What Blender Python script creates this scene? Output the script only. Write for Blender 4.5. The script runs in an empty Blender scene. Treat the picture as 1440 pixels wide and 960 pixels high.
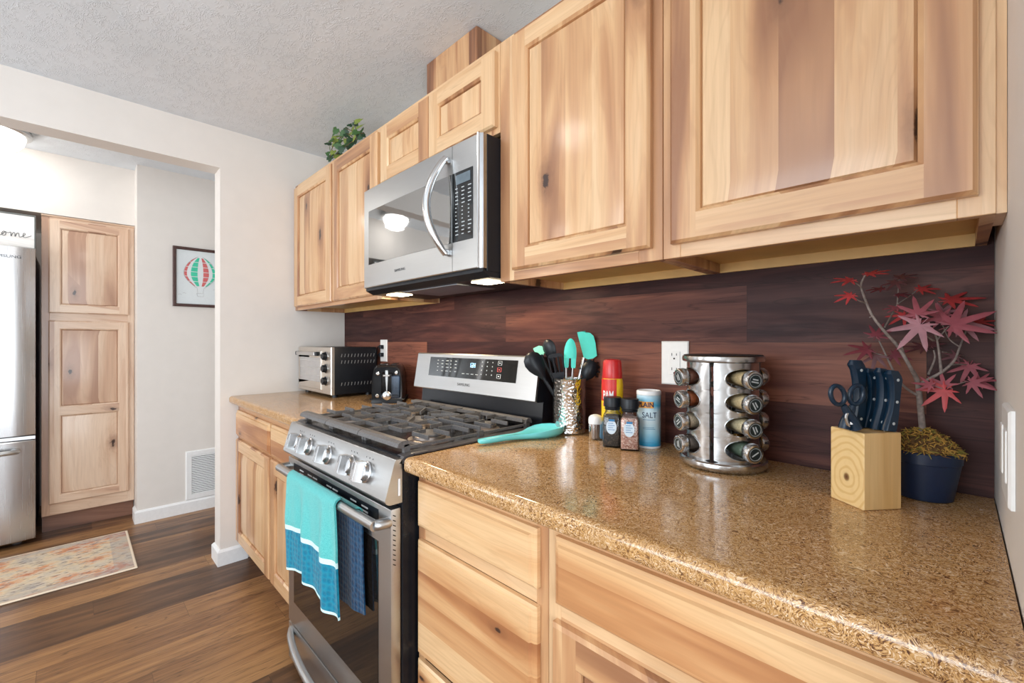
import bpy, bmesh, math, random
from mathutils import Vector, Matrix, Quaternion
random.seed(7)
sc = bpy.context.scene
COL = sc.collection
PI = math.pi

# ------------------------------------------------------------------ camera
F_PX, YAW = 621.2136, 0.7907
CAM = Vector((1.7695, -1.2494, 1.2137))
cd = bpy.data.cameras.new('camera'); cam = bpy.data.objects.new('camera', cd); COL.objects.link(cam)
cd.sensor_width = 36.0; cd.lens = F_PX / 1440 * 36; cd.clip_start = 0.02
cam.location = CAM; cam.rotation_euler = (PI / 2, 0, YAW)
sc.camera = cam
# ------------------------------------------------------------------ view, world
vs = sc.view_settings
sc.display_settings.display_device = 'sRGB'
vs.view_transform = 'Standard'; vs.look = 'None'; vs.gamma = 1.0; vs.use_curve_mapping = False
vs.exposure = 0.46
sc.cycles.use_denoising = True
sc.cycles.max_bounces = 8; sc.cycles.diffuse_bounces = 5; sc.cycles.glossy_bounces = 4
sc.cycles.transmission_bounces = 6; sc.cycles.caustics_reflective = False; sc.cycles.caustics_refractive = False
sc.cycles.sample_clamp_indirect = 6.0
w = bpy.data.worlds.new('world'); sc.world = w; w.use_nodes = True
w.node_tree.nodes['Background'].inputs[0].default_value = (0.80, 0.90, 1.0, 1)
w.node_tree.nodes['Background'].inputs[1].default_value = 0.9

def area(name, loc, target, sx, sy, power, color=(1, 1, 1)):
    l = bpy.data.lights.new(name, 'AREA'); l.shape = 'RECTANGLE'; l.size = sx; l.size_y = sy
    l.energy = power; l.color = color
    o = bpy.data.objects.new(name, l); COL.objects.link(o); o.location = loc
    d = Vector(target) - Vector(loc)
    o.rotation_euler = d.to_track_quat('-Z', 'Y').to_euler()
    return o
# daylight through rear window; side light added at unseen glass door; far-room window
area('daylight_rear', (0.9, -3.52, 1.45), (0.9, 0, 2.2), 2.2, 1.3, 48, (0.86, 0.94, 1.0))
area('added_light_side', (3.52, -2.1, 1.2), (0, -2.0, 2.1), 1.9, 2.0, 48, (0.88, 0.95, 1.0))
area('daylight_far', (-1.6, -3.5, 1.4), (-1.6, 0, 1.2), 0.8, 1.4, 20, (1.0, 0.99, 0.97))

# ------------------------------------------------------------------ pixel helper (places real 3D points at a chosen depth)
_s, _c = math.sin(YAW), math.cos(YAW)
def ray(px, py):
    r = (px - 720) / F_PX; u = -(py - 480) / F_PX
    return Vector((r * _c - _s, r * _s + _c, u))
def at(px, py, x, y, back=0.0):
    """world point seen at pixel px,py on the upright plane through x,y facing the camera"""
    dx, dy = x - CAM.x, y - CAM.y
    return CAM + ray(px, py) * (-dx * _s + dy * _c + back)
def onz(px, py, z):
    d = ray(px, py); return CAM + d * ((z - CAM.z) / d.z)

# ------------------------------------------------------------------ node helper
class NT:
    def __init__(s, name):
        s.m = bpy.data.materials.new(name); s.m.use_nodes = True
        s.t = s.m.node_tree; s.n = s.t.nodes; s.l = s.t.links
        s.b = s.n['Principled BSDF']
    def put(s, sock, v):
        if v is None: return
        if hasattr(v, 'is_output'): s.l.new(v, sock)
        else:
            if isinstance(v, (tuple, list)) and len(v) == 3 and sock.type == 'RGBA': v = (*v, 1)
            sock.default_value = v
    def math(s, op, a, b=0.0, c=None):
        n = s.n.new('ShaderNodeMath'); n.operation = op
        s.put(n.inputs[0], a); s.put(n.inputs[1], b)
        if c is not None: s.put(n.inputs[2], c)
        return n.outputs[0]
    def add(s, a, b): return s.math('ADD', a, b)
    def mul(s, a, b): return s.math('MULTIPLY', a, b)
    def floor(s, a): return s.math('FLOOR', a)
    def obj(s):
        n = s.n.new('ShaderNodeTexCoord'); return n.outputs['Object']
    def rnd(s):
        n = s.n.new('ShaderNodeObjectInfo'); return n.outputs['Random']
    def sep(s, v):
        n = s.n.new('ShaderNodeSeparateXYZ'); s.l.new(v, n.inputs[0]); return n.outputs
    def comb(s, x, y, z=0.0):
        n = s.n.new('ShaderNodeCombineXYZ'); s.put(n.inputs[0], x); s.put(n.inputs[1], y); s.put(n.inputs[2], z); return n.outputs[0]
    def noise(s, v, scale=1, detail=2, rough=0.5, dist=0.0, col=False):
        n = s.n.new('ShaderNodeTexNoise'); s.l.new(v, n.inputs['Vector'])
        n.inputs['Scale'].default_value = scale; n.inputs['Detail'].default_value = detail
        n.inputs['Roughness'].default_value = rough; n.inputs['Distortion'].default_value = dist
        return n.outputs['Color' if col else 'Fac']
    def white(s, v):
        n = s.n.new('ShaderNodeTexWhiteNoise'); n.noise_dimensions = '3D'; s.l.new(v, n.inputs['Vector']); return n.outputs['Value']
    def voro(s, v, scale=1, feature='F1', dims='3D', rand=1.0):
        n = s.n.new('ShaderNodeTexVoronoi'); n.feature = feature; n.voronoi_dimensions = dims
        s.l.new(v, n.inputs['Vector']); n.inputs['Scale'].default_value = scale; n.inputs['Randomness'].default_value = rand
        return n.outputs
    def ramp(s, f, stops, interp='LINEAR'):
        n = s.n.new('ShaderNodeValToRGB'); s.put(n.inputs[0], f); n.color_ramp.interpolation = interp
        e = n.color_ramp.elements
        while len(e) > len(stops): e.remove(e[-1])
        while len(e) < len(stops): e.new(1.0)
        for k, (p, c) in enumerate(stops):
            e[k].position = p; e[k].color = (c, c, c, 1) if isinstance(c, (int, float)) else (*c, 1)
        return n.outputs[0]
    def mix(s, f, a, b, mode='MIX'):
        n = s.n.new('ShaderNodeMix'); n.data_type = 'RGBA'; n.blend_type = mode
        s.put(n.inputs['Factor'], f)
        ins = [i for i in n.inputs if i.type == 'RGBA']; s.put(ins[0], a); s.put(ins[1], b)
        return [o for o in n.outputs if o.type == 'RGBA'][0]
    def bump(s, h, strength=0.3, dist=0.002):
        n = s.n.new('ShaderNodeBump'); n.inputs['Strength'].default_value = strength; n.inputs['Distance'].default_value = dist
        s.l.new(h, n.inputs['Height']); s.l.new(n.outputs[0], s.b.inputs['Normal'])
    def fin(s, col=None, rough=None, **k):
        s.put(s.b.inputs['Base Color'], col); s.put(s.b.inputs['Roughness'], rough)
        for a, v in k.items(): s.put(s.b.inputs[a.replace('_', ' ')], v)
        return s.m

def srgb(r, g, b):
    f = lambda c: (c / 255 / 12.92) if c / 255 <= .04045 else ((c / 255 + .055) / 1.055) ** 2.4
    return (f(r), f(g), f(b))

def plain(name, col, rough=0.5, metal=0.0, speckle=0.06, scale=60, **k):
    t = NT(name); n = t.noise(t.obj(), scale, 3)
    dk = tuple(c * (1 - speckle) for c in col); lt = tuple(min(1, c * (1 + speckle)) for c in col)
    return t.fin(t.ramp(n, [(0.35, dk), (0.65, lt)]), rough, Metallic=metal, **k)

def wood(name, along, tones, strip=0.085, knots=True, rough=0.33, kn_s=1.0):
    t = NT(name); x, y, z = t.sep(t.obj()); r = t.rnd(); off = t.mul(r, 37.0)
    xy = t.add(x, y)
    if along == 'z': A, L = xy, z
    else: A, L = t.add(z, t.mul(y, 0.15) if along == 'x' else 0.0), xy
    A0 = t.add(A, off); L0 = t.add(L, t.mul(off, 2.3))
    wob = t.noise(t.comb(t.mul(A0, 2), t.mul(L0, 1.5)), 1, 1)
    st = t.floor(t.math('DIVIDE', A0, strip))
    h = t.white(t.comb(st, t.floor(t.mul(r, 997)), 0))
    n1 = t.noise(t.comb(t.mul(A0, 9), t.mul(L0, 0.9), t.mul(st, 5.3)), 1, 3, 0.55, 0.8)
    kv = t.voro(t.comb(t.mul(A0, 4.6 * kn_s), t.mul(L0, 2.1 * kn_s)), 1, 'F1', '2D')
    kd, kc = kv['Distance'], t.sep(kv['Color'])[0]
    has = t.math('GREATER_THAN', kc, 0.63)
    near = t.mul(t.ramp(kd, [(0.0, 1.0), (0.38, 0.0)]), has)
    v = t.add(n1, t.mul(t.add(h, -0.5), 0.36))
    v = t.math('SUBTRACT', v, t.mul(near, 0.15 if knots else 0.0))
    base = t.ramp(v, [(0.24, tones[0]), (0.38, tones[1]), (0.49, tones[2]), (0.64, tones[3])])
    rings = t.math('SINE', t.add(t.add(t.mul(A0, 260), t.mul(n1, 60)), t.mul(near, 22)))
    base = t.mix(t.ramp(rings, [(0.55, 0.0), (1.0, 0.13)]), base, tuple(c * 0.75 for c in tones[1]))
    fine = t.noise(t.comb(t.mul(A0, 150), t.mul(L0, 5), st), 1, 3, 0.6)
    base = t.mix(t.ramp(fine, [(0.30, 0.20), (0.62, 0.0)]), base, tuple(c * 0.65 for c in tones[1]))
    dark = t.noise(t.comb(t.mul(A0, 26), t.mul(L0, 1.6), t.mul(st, 2.1)), 1, 2, 0.5, 1.5)
    base = t.mix(t.ramp(dark, [(0.70, 0.0), (0.82, 0.32)]), base, tuple(c * 0.5 for c in tones[0]))
    if knots:
        irr = t.noise(t.comb(t.mul(A0, 60), t.mul(L0, 45), st), 1, 3, .6)
        kd2 = t.add(t.add(kd, t.mul(t.add(irr, -0.5), 0.11)), t.mul(t.sep(kv['Color'])[1], 0.05))
        base = t.mix(t.mul(t.ramp(kd2, [(0.03, .75), (0.16, 0.0)]), has), base, tuple(c * .62 for c in tones[0]))
        base = t.mix(t.mul(t.ramp(kd2, [(0.045, 1.0), (0.065, 0.0)]), has), base, (0.045, 0.02, 0.013))
    t.bump(fine, 0.05, 0.001)
    return t.fin(base, t.ramp(fine, [(0.3, rough + .06), (0.7, rough - .03)]), Specular_IOR_Level=0.45, Coat_Weight=0.4, Coat_Roughness=0.15)

HIC = [srgb(150, 104, 74), srgb(186, 138, 98), srgb(208, 165, 121), srgb(220, 184, 142)]
SKY_PALE = [srgb(176, 138, 116), srgb(204, 168, 142), srgb(216, 186, 160), srgb(224, 198, 174)]  # pantry boards with less heartwood, pinkish sky reflection put into the tones
W_V = wood('hickory_upright_grain', 'z', HIC)
W_H = wood('hickory_level_grain', 'x', HIC)
W_D = wood('hickory_drawer_boards', 'x', [srgb(160, 104, 66), srgb(190, 136, 90), srgb(212, 166, 118), srgb(222, 184, 138)], 0.066, kn_s=1.7)
W_PV = wood('sky_pale_hickory_upright_grain', 'z', SKY_PALE)
W_PH = wood('sky_pale_hickory_level_grain', 'x', SKY_PALE)
W_HC = wood('hickory_chase_boards', 'z', [srgb(120, 78, 56), srgb(170, 120, 85), srgb(196, 150, 108), srgb(214, 172, 128)], 0.07)
W_IN = plain('cabinet_underside_birch', srgb(214, 176, 112), 0.5, speckle=.05, scale=14)
W_TOE = wood('toe_kick_wood', 'x', [srgb(92, 60, 46), srgb(120, 82, 64), srgb(140, 98, 78), srgb(152, 110, 90)], .2, False)

def mk_planks(name, along, width, length, tones, rough, seam=0.004, grain=1.0, spec=.5):
    """vinyl planks laid in the x/y (floor) or x/z (wall) plane"""
    t = NT(name); x, y, z = t.sep(t.obj())
    A, L = (x, y) if along == 'y' else (z, x)
    if along == 'x': A = t.add(A, -1.2115)
    row = t.floor(t.math('DIVIDE', A, width))
    ro = t.mul(row, 0.377 * length)
    Ls = t.add(t.add(L, -0.47), ro); colu = t.floor(t.math('DIVIDE', Ls, length))
    h = t.white(t.comb(row, colu, 9.0)); h2 = t.mul(h, 53.0)
    n1 = t.noise(t.comb(t.mul(A, 22), t.mul(L, 1.9), h2), 1, 4, 0.6, 1.2)
    n2 = t.noise(t.comb(t.mul(A, 120), t.mul(L, 5), h2), 1, 3, 0.6)
    n3 = t.noise(t.comb(t.mul(A, 9), t.mul(L, 1.2), h2), 1, 2, 0.5, 2.0)
    v = t.add(t.add(t.mul(n1, 0.5), t.mul(n3, 0.5)), t.mul(t.add(h, -0.5), 0.36))
    c = t.ramp(v, [(0.28, tones[0]), (0.42, tones[1]), (0.55, tones[2]), (0.72, tones[3])])
    c = t.mix(t.ramp(n2, [(0.3, 0.30 * grain), (0.6, 0.0)]), c, tuple(k * 0.55 for k in tones[1]))
    crack = t.noise(t.comb(t.mul(A, 16), t.mul(L, 1.0), h2), 1, 3, 0.5, 2.5)
    cr = t.math('ABSOLUTE', t.add(crack, -0.5))
    c = t.mix(t.ramp(cr, [(0.0, 0.55 * grain), (0.022, 0.0)]), c, tuple(k * 0.4 for k in tones[0]))
    fa = t.math('PINGPONG', A, width / 2) if False else t.math('FRACT', t.math('DIVIDE', A, width))
    fl = t.math('FRACT', t.math('DIVIDE', Ls, length))
    s1 = t.math('LESS_THAN', t.mul(fa, width), seam); s2 = t.math('LESS_THAN', t.mul(fl, length), seam * .8)
    c = t.mix(t.mul(t.math('MAXIMUM', s1, s2), 0.45), c, tuple(k * 0.35 for k in tones[0]))
    t.bump(n2, 0.08, 0.001)
    return t.fin(c, t.ramp(n1, [(0.3, rough + .06), (0.7, rough - .04)]), Specular_IOR_Level=spec)

M_FLOOR = mk_planks('vinyl_plank_floor', 'y', 0.155, 1.22, [srgb(78, 54, 38), srgb(112, 78, 52), srgb(140, 100, 66), srgb(170, 126, 82)], 0.33, .0025)
M_SPLASH = mk_planks('walnut_plank_backsplash', 'x', 0.1485, 0.91, [srgb(52, 28, 29), srgb(74, 43, 39), srgb(99, 60, 51), srgb(130, 82, 66)], 0.48, .0015, .8, .18)

def mk_wall(name, col):
    t = NT(name); o = t.obj()
    a = t.noise(o, 90, 3); b = t.noise(o, 12, 2)
    t.bump(t.add(t.mul(a, 0.6), b), 0.12, 0.002)
    dk = tuple(c * .97 for c in col)
    return t.fin(t.ramp(b, [(0.3, dk), (0.7, col)]), 0.62, Specular_IOR_Level=0.3)
M_WALL = mk_wall('warm_white_paint', srgb(226, 220, 214))
def mk_ceiling():
    t = NT('knockdown_ceiling'); o = t.obj(); x, y, z = t.sep(o)
    wv = t.comb(t.add(t.mul(x, 20), t.mul(y, 9)), t.add(t.mul(y, 35), t.mul(x, -11)), 0.0)
    n = t.noise(wv, 1, 3, 0.6, 2.2)
    ridge = t.ramp(t.math('ABSOLUTE', t.add(n, -0.5)), [(0.0, 1.0), (0.03, 0.5), (0.06, 0.0)])
    msk = t.ramp(t.noise(t.comb(t.mul(x, 16), t.mul(y, 22)), 1, 2), [(0.40, 0.0), (0.56, 1.0)])
    t.bump(t.add(t.mul(ridge, msk), t.mul(n, 0.15)), 0.5, 0.0035)
    return t.fin(t.ramp(t.noise(o, 3, 2), [(0.3, srgb(220, 227, 234)), (0.7, srgb(228, 234, 241))]), 0.6)
M_CEIL = mk_ceiling()

def mk_counter():
    t = NT('granite_laminate'); o = t.obj()
    d = t.noise(o, 25, 2, col=True)
    ov = t.n.new('ShaderNodeMix'); ov.data_type = 'VECTOR'; ov.inputs['Factor'].default_value = 0.005
    vi = [i for i in ov.inputs if i.type == 'VECTOR']; t.l.new(o, vi[0]); t.l.new(d, vi[1])
    vec = [q for q in ov.outputs if q.type == 'VECTOR'][0]
    x, y, z = t.sep(vec)
    v2 = t.comb(t.add(t.mul(x, 0.55), t.mul(y, 0.2)), t.mul(y, .9), z)
    n1 = t.noise(v2, 24, 2.0, 0.55, 0.4); n2 = t.noise(o, 260, 2); n3 = t.noise(o, 9, 2)
    ca = t.sep(t.voro(v2, 66)['Color'])[0]; cb = t.sep(t.voro(v2, 125)['Color'])[1]
    v = t.add(t.add(t.mul(ca, 0.40), t.mul(cb, 0.24)), t.mul(n1, 0.62))
    v = t.add(v, t.mul(t.add(n2, -0.5), 0.10))
    c = t.ramp(v, [(0.38, srgb(86, 56, 42)), (0.48, srgb(128, 88, 56)), (0.55, srgb(174, 130, 79)), (0.66, srgb(196, 152, 97)), (0.77, srgb(207, 168, 118)), (0.90, srgb(230, 208, 182))])
    c = t.mix(t.ramp(n3, [(0.35, 0.3), (0.6, 0.0)]), c, srgb(170, 128, 78))
    return t.fin(c, t.ramp(n2, [(0.3, 0.16), (0.7, 0.12)]), Specular_IOR_Level=0.55)
M_COUNTER = mk_counter()

def mk_steel(name, col=(0.62, 0.62, 0.63), rough=0.27, dirv=(1, 1, 60), amt=.05):
    t = NT(name); x, y, z = t.sep(t.obj())
    n = t.noise(t.comb(t.mul(x, dirv[0] * 6), t.mul(y, dirv[1] * 6), t.mul(z, dirv[2] * 6)), 1, 2)
    return t.fin(t.ramp(n, [(0.3, tuple(c * .96 for c in col)), (0.7, col)]), t.ramp(n, [(0.3, rough - amt), (0.7, rough + amt)]), Metallic=1.0)
M_STEEL = mk_steel('brushed_steel', (0.53, 0.54, 0.545), 0.33, (1, 1, 60), .03)
M_STEELV = mk_steel('fridge_steel', (0.50, 0.49, 0.49), 0.25, (40, 40, .6), .03)
M_CHROME = mk_steel('polished_chrome', (0.66, 0.665, 0.67), 0.20, (3, 3, 3), .02)
M_KNOB = mk_steel('satin_knob_metal', (0.56, 0.56, 0.565), 0.27, (3, 3, 3), .02)
M_RACK = mk_steel('rack_steel', (0.54, 0.545, 0.55), 0.22, (3, 3, 40), .03)
def mk_hammered():
    t = NT('hammered_steel'); o = t.obj()
    v = t.voro(o, 130, 'SMOOTH_F1')['Distance']
    t.bump(v, 0.5, 0.004)
    return t.fin((0.66, 0.65, 0.64), t.ramp(v, [(0, .14), (1, .24)]), Metallic=1.0)
M_HAMMER = mk_hammered()
M_BLACK = plain('black_enamel', (0.009, 0.010, 0.013), 0.24, Specular_IOR_Level=.35)
M_BLACKP = plain('black_plastic', (0.009, 0.011, 0.015), 0.36, Specular_IOR_Level=.3)
M_BLACKG = plain('black_glass', (0.008, 0.009, 0.010), 0.04, speckle=.02, Specular_IOR_Level=0.7)
def mk_mwglass():
    t = NT('microwave_window_glass'); n = t.noise(t.obj(), 300, 1)
    return t.fin(t.ramp(n, [(.4, (0.020, 0.024, 0.024)), (.6, (0.026, 0.030, 0.030))]), 0.03, Specular_IOR_Level=1.0, IOR=2.6)
M_MWGLASS = mk_mwglass()
M_OVENGLASS = plain('oven_window_glass', (0.010, 0.008, 0.007), 0.03, speckle=.05, Specular_IOR_Level=0.6, IOR=1.5)
M_COOKTOP = plain('cooktop_enamel', (0.014, 0.014, 0.016), 0.16)
M_LEDGE = plain('ledge_grey', (0.105, 0.10, 0.105), 0.34, .35)
M_IRON = plain('cast_iron', (0.115, 0.110, 0.110), 0.36, speckle=.2, scale=200)
M_BURNER = plain('burner_alloy', (0.30, 0.25, 0.22), 0.4, .8)
M_WHITEP = plain('white_plastic', srgb(232, 231, 229), 0.35, speckle=.02)
M_TRIMW = plain('white_trim_paint', srgb(236, 236, 236), 0.4, speckle=.02)
M_DARKSLOT = plain('dark_slot', (0.01, 0.01, 0.01), 0.7)
M_PRINT = plain('white_marking', srgb(186, 192, 194), 0.5, speckle=.02)
M_GREYPRINT = plain('grey_marking', srgb(70, 72, 76), 0.4, .0, .02)
M_REDPRINT = plain('red_marking', srgb(200, 80, 80), 0.5)
M_TEAL = plain('turquoise_silicone', srgb(70, 214, 196), 0.42, speckle=.03)
M_MINT = plain('mint_silicone', srgb(140, 222, 196), 0.45, speckle=.03)
M_SPOON = plain('turquoise_ceramic', srgb(112, 216, 222), 0.14, speckle=.03, scale=20, Coat_Weight=0.6)
M_NAVYP = plain('navy_black_handle', srgb(11, 38, 58), 0.3, speckle=.08)
def mk_emit(name, col, s):
    t = NT(name); n = t.noise(t.obj(), 5, 1)
    t.fin((.9, .9, .9), .4); t.put(t.b.inputs['Emission Color'], t.ramp(n, [(0, col), (1, tuple(c * .97 for c in col))])); t.b.inputs['Emission Strength'].default_value = s
    return t.m
M_LAMP = mk_emit('lamp_glass_lit', (1.0, 0.97, 0.92), 9.0)
M_HOODLAMP = mk_emit('hood_bulb_lit', (1.0, 0.82, 0.55), 14.0)
M_LED = mk_emit('blue_led', (0.05, 0.55, 1.0), 2.2)
def mk_glass(name, tint=(.96, .98, .98), rough=0.03):
    t = NT(name); n = t.noise(t.obj(), 40, 1); N = t.n
    tr = N.new('ShaderNodeBsdfTransparent'); t.l.new(t.ramp(n, [(0, tint), (1, tuple(c * .99 for c in tint))]), tr.inputs[0])
    gl = N.new('ShaderNodeBsdfGlossy'); gl.inputs['Roughness'].default_value = rough
    fr = N.new('ShaderNodeFresnel'); fr.inputs[0].default_value = 1.45
    mx = N.new('ShaderNodeMixShader'); t.l.new(t.math('MINIMUM', t.add(fr.outputs[0], .02), .8), mx.inputs[0]); t.l.new(tr.outputs[0], mx.inputs[1]); t.l.new(gl.outputs[0], mx.inputs[2])
    t.l.new(mx.outputs[0], N['Material Output'].inputs[0]); N.remove(t.b); return t.m
M_GLASS = mk_glass('clear_glass')

# ------------------------------------------------------------------ mesh builder
class MB:
    def __init__(s): s.v = []; s.f = []; s.mi = []
    def face(s, pts, mi=0):
        b = len(s.v); s.v += [Vector(p) for p in pts]; s.f.append(list(range(b, b + len(pts)))); s.mi.append(mi); return s
    def loft(s, loops, mi=0, cap0=False, cap1=False, closed=True):
        b = len(s.v); n = len(loops[0])
        for lp in loops: s.v += [Vector(p) for p in lp]
        for k in range(len(loops) - 1):
            for j in range(n if closed else n - 1):
                j2 = (j + 1) % n
                s.f.append([b + k * n + j, b + k * n + j2, b + (k + 1) * n + j2, b + (k + 1) * n + j]); s.mi.append(mi)
        if cap0: s.f.append([b + j for j in range(n)][::-1]); s.mi.append(mi)
        if cap1: s.f.append([b + (len(loops) - 1) * n + j for j in range(n)]); s.mi.append(mi)
        return s
    def box(s, x0, x1, y0, y1, z0, z1, b=0.0, mi=0, M=None, seg=1):
        bm = bmesh.new(); bmesh.ops.create_cube(bm, size=1)
        for v in bm.verts:
            v.co = Vector(((x0 + x1) / 2 + v.co.x * (x1 - x0), (y0 + y1) / 2 + v.co.y * (y1 - y0), (z0 + z1) / 2 + v.co.z * (z1 - z0)))
        if b > 0: bmesh.ops.bevel(bm, geom=bm.edges[:], offset=b, segments=seg, affect='EDGES', profile=0.6)
        s.bm(bm, mi, M); return s
    def bm(s, bm, mi=0, M=None):
        o = len(s.v); bm.verts.index_update()
        s.v += [(M @ v.co if M else v.co.copy()) for v in bm.verts]
        for f in bm.faces: s.f.append([o + v.index for v in f.verts]); s.mi.append(mi)
        bm.free()
    def lathe(s, prof, M=None, seg=24, mi=0, cap0=True, cap1=True, arc=(0, 2 * PI)):
        M = M or Matrix()
        full = abs(arc[1] - arc[0] - 2 * PI) < 1e-6
        loops = []
        for r, z in prof:
            n = seg if full else seg + 1
            loops.append([M @ Vector((r * math.cos(arc[0] + (arc[1] - arc[0]) * j / seg), r * math.sin(arc[0] + (arc[1] - arc[0]) * j / seg), z)) for j in range(n)])
        return s.loft(loops, mi, cap0, cap1, closed=full)
    def tube(s, pts, r, seg=8, mi=0, caps=True, flat=1.0):
        pts = [Vector(p) for p in pts]; n = len(pts)
        rs = r if isinstance(r, (list, tuple)) else [r] * n
        t0 = (pts[1] - pts[0]).normalized()
        up = Vector((0, 0, 1)) if abs(t0.z) < .9 else Vector((1, 0, 0))
        nx = t0.cross(up).normalized(); loops = []
        prev = t0
        for k in range(n):
            t = (pts[min(k + 1, n - 1)] - pts[max(k - 1, 0)]).normalized()
            q = prev.rotation_difference(t); nx = (q @ nx); nx = (nx - t * nx.dot(t)).normalized(); prev = t
            ny = t.cross(nx)
            loops.append([pts[k] + (nx * math.cos(2 * PI * j / seg) + ny * math.sin(2 * PI * j / seg) * flat) * rs[k] for j in range(seg)])
        return s.loft(loops, mi, caps, caps)
    def prism(s, poly, x0, x1, axis='x', mi=0, b=0):
        """poly of 2D points extruded along an axis: x -> (y,z), y -> (x,z), z -> (x,y)"""
        def P(a, q):
            return {'x': (a, q[0], q[1]), 'y': (q[0], a, q[1]), 'z': (q[0], q[1], a)}[axis]
        return s.loft([[P(x0, q) for q in poly], [P(x1, q) for q in poly]], mi, True, True)
    def build(s, name, mats, parent=None, smooth=30, label=None, kind=None):
        org = ORG.get(parent.name, Vector()) if parent is not None else Vector()
        me = bpy.data.meshes.new(name)
        me.from_pydata([tuple(v - org) for v in s.v], [], s.f)
        mats = mats if isinstance(mats, (list, tuple)) else [mats]
        for m in mats: me.materials.append(m)
        me.polygons.foreach_set('material_index', s.mi)
        bm = bmesh.new(); bm.from_mesh(me); bmesh.ops.remove_doubles(bm, verts=bm.verts[:], dist=1e-6)
        bmesh.ops.recalc_face_normals(bm, faces=bm.faces[:]); bm.to_mesh(me); bm.free()
        if smooth:
            me.polygons.foreach_set('use_smooth', [True] * len(me.polygons)); me.set_sharp_from_angle(angle=math.radians(smooth))
        me.update()
        o = bpy.data.objects.new(name, me); COL.objects.link(o)
        if parent is not None: o.parent = parent; ORG[o.name] = org
        if label: o['label'] = label
        if kind: o['kind'] = kind
        return o
ORG = {}
def thing(name, loc, label, cat, group=None):
    o = bpy.data.objects.new(name, None); COL.objects.link(o); o.location = loc; o.empty_display_size = .05
    ORG[o.name] = Vector(loc); o['label'] = label; o['category'] = cat
    if group: o['group'] = group
    return o
def tag(o, label, cat, group=None, kind=None):
    o['label'] = label; o['category'] = cat
    if group: o['group'] = group
    if kind: o['kind'] = kind
    return o
def struct(mb, name, mats, smooth=0):
    return mb.build(name, mats, None, smooth, kind='structure')
def box(*a, **k): return MB().box(*a, **k)
def frameM(o, r, u):
    """matrix mapping local x->r, y->u, z->r x u at origin o"""
    r = Vector(r).normalized(); u = Vector(u); u = (u - r * u.dot(r)).normalized(); n = r.cross(u)
    return Matrix(((r.x, u.x, n.x, o[0]), (r.y, u.y, n.y, o[1]), (r.z, u.z, n.z, o[2]), (0, 0, 0, 1)))
def axisM(o, d):
    return Matrix.Translation(Vector(o)) @ Vector((0, 0, 1)).rotation_difference(Vector(d).normalized()).to_matrix().to_4x4()
def text(name, s, size, o, r, u, mat, parent, align='CENTER', sx=1.0, ext=0.0004, spacing=1.0, off=0.0):
    cu = bpy.data.curves.new('txt', 'FONT'); cu.body = s; cu.size = size; cu.align_x = align; cu.align_y = 'CENTER'; cu.extrude = ext
    cu.space_character = spacing; cu.offset = off
    t = bpy.data.objects.new('txt', cu); COL.objects.link(t); bpy.context.view_layer.update()
    me0 = t.evaluated_get(bpy.context.evaluated_depsgraph_get()).to_mesh()
    M = frameM(o, r, u); mb = MB()
    mb.v = [M @ Vector((v.co.x * sx, v.co.y, v.co.z)) for v in me0.vertices]
    mb.f = [list(p.vertices) for p in me0.polygons]; mb.mi = [0] * len(mb.f)
    t.to_mesh_clear(); bpy.data.objects.remove(t); bpy.data.curves.remove(cu)
    return mb.build(name, mat, parent, 0)
def smooth_path(pts, n=6):
    pts = [Vector(p) for p in pts]; out = []
    for i in range(len(pts) - 1):
        p0, p1, p2, p3 = pts[max(i - 1, 0)], pts[i], pts[i + 1], pts[min(i + 2, len(pts) - 1)]
        for k in range(n):
            t = k / n
            out.append(0.5 * ((2 * p1) + (p2 - p0) * t + (2 * p0 - 5 * p1 + 4 * p2 - p3) * t * t + (3 * p1 - p0 - 3 * p2 + p3) * t ** 3))
    out.append(pts[-1]); return out
def rect(u0, u1, v0, v1): return [(u0, v0), (u1, v0), (u1, v1), (u0, v1)]

# ================================================================== ROOM SHELL
XL, XR, ZC, ZF = -1.0454, 1.819, 2.372, 2.395
struct(box(-3.2, 3.7, -3.7, 0.14, -0.05, 0.0), 'floor', M_FLOOR)
struct(box(XL - 0.13, 3.7, -3.7, 0.14, ZC, ZC + 0.08), 'ceiling', M_CEIL)
struct(box(-3.2, XL - 0.13, -3.7, 0.14, ZF, ZF + 0.08), 'ceiling.001', M_CEIL)
struct(box(XL - 0.13, 3.7, 0.006, 0.14, 0.0, ZC), 'wall_back', M_WALL)
# left wall: stub beside the counter plus the header over the opening
m = MB(); m.box(XL - 0.125, XL, -0.69, 0.006, 0.0, ZC); m.box(XL - 0.125, XL, -3.2, -0.69, 2.155, ZC); m.box(XL - 0.125, XL, -3.7, -3.2, 0, ZC)
struct(m, 'wall_left', M_WALL)
struct(box(XR, XR + 0.11, -0.74, 0.006, 0.0, ZC), 'wall_right', M_WALL)
# far wall with the picture, recess wall behind pantry and fridge, wall over them
m = MB(); m.box(-2.6, -2.085, -0.955, 0.14, 0, ZF); m.box(-3.1, -3.0, -3.7, -0.955, 0, ZF); m.box(-3.0, -2.235, -3.7, -0.955, 2.012, ZF)
struct(m, 'wall_far', M_WALL)
struct(box(-2.085, XL - 0.125, 0.006, 0.14, 0, ZF), 'wall_corridor', M_WALL)
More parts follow.
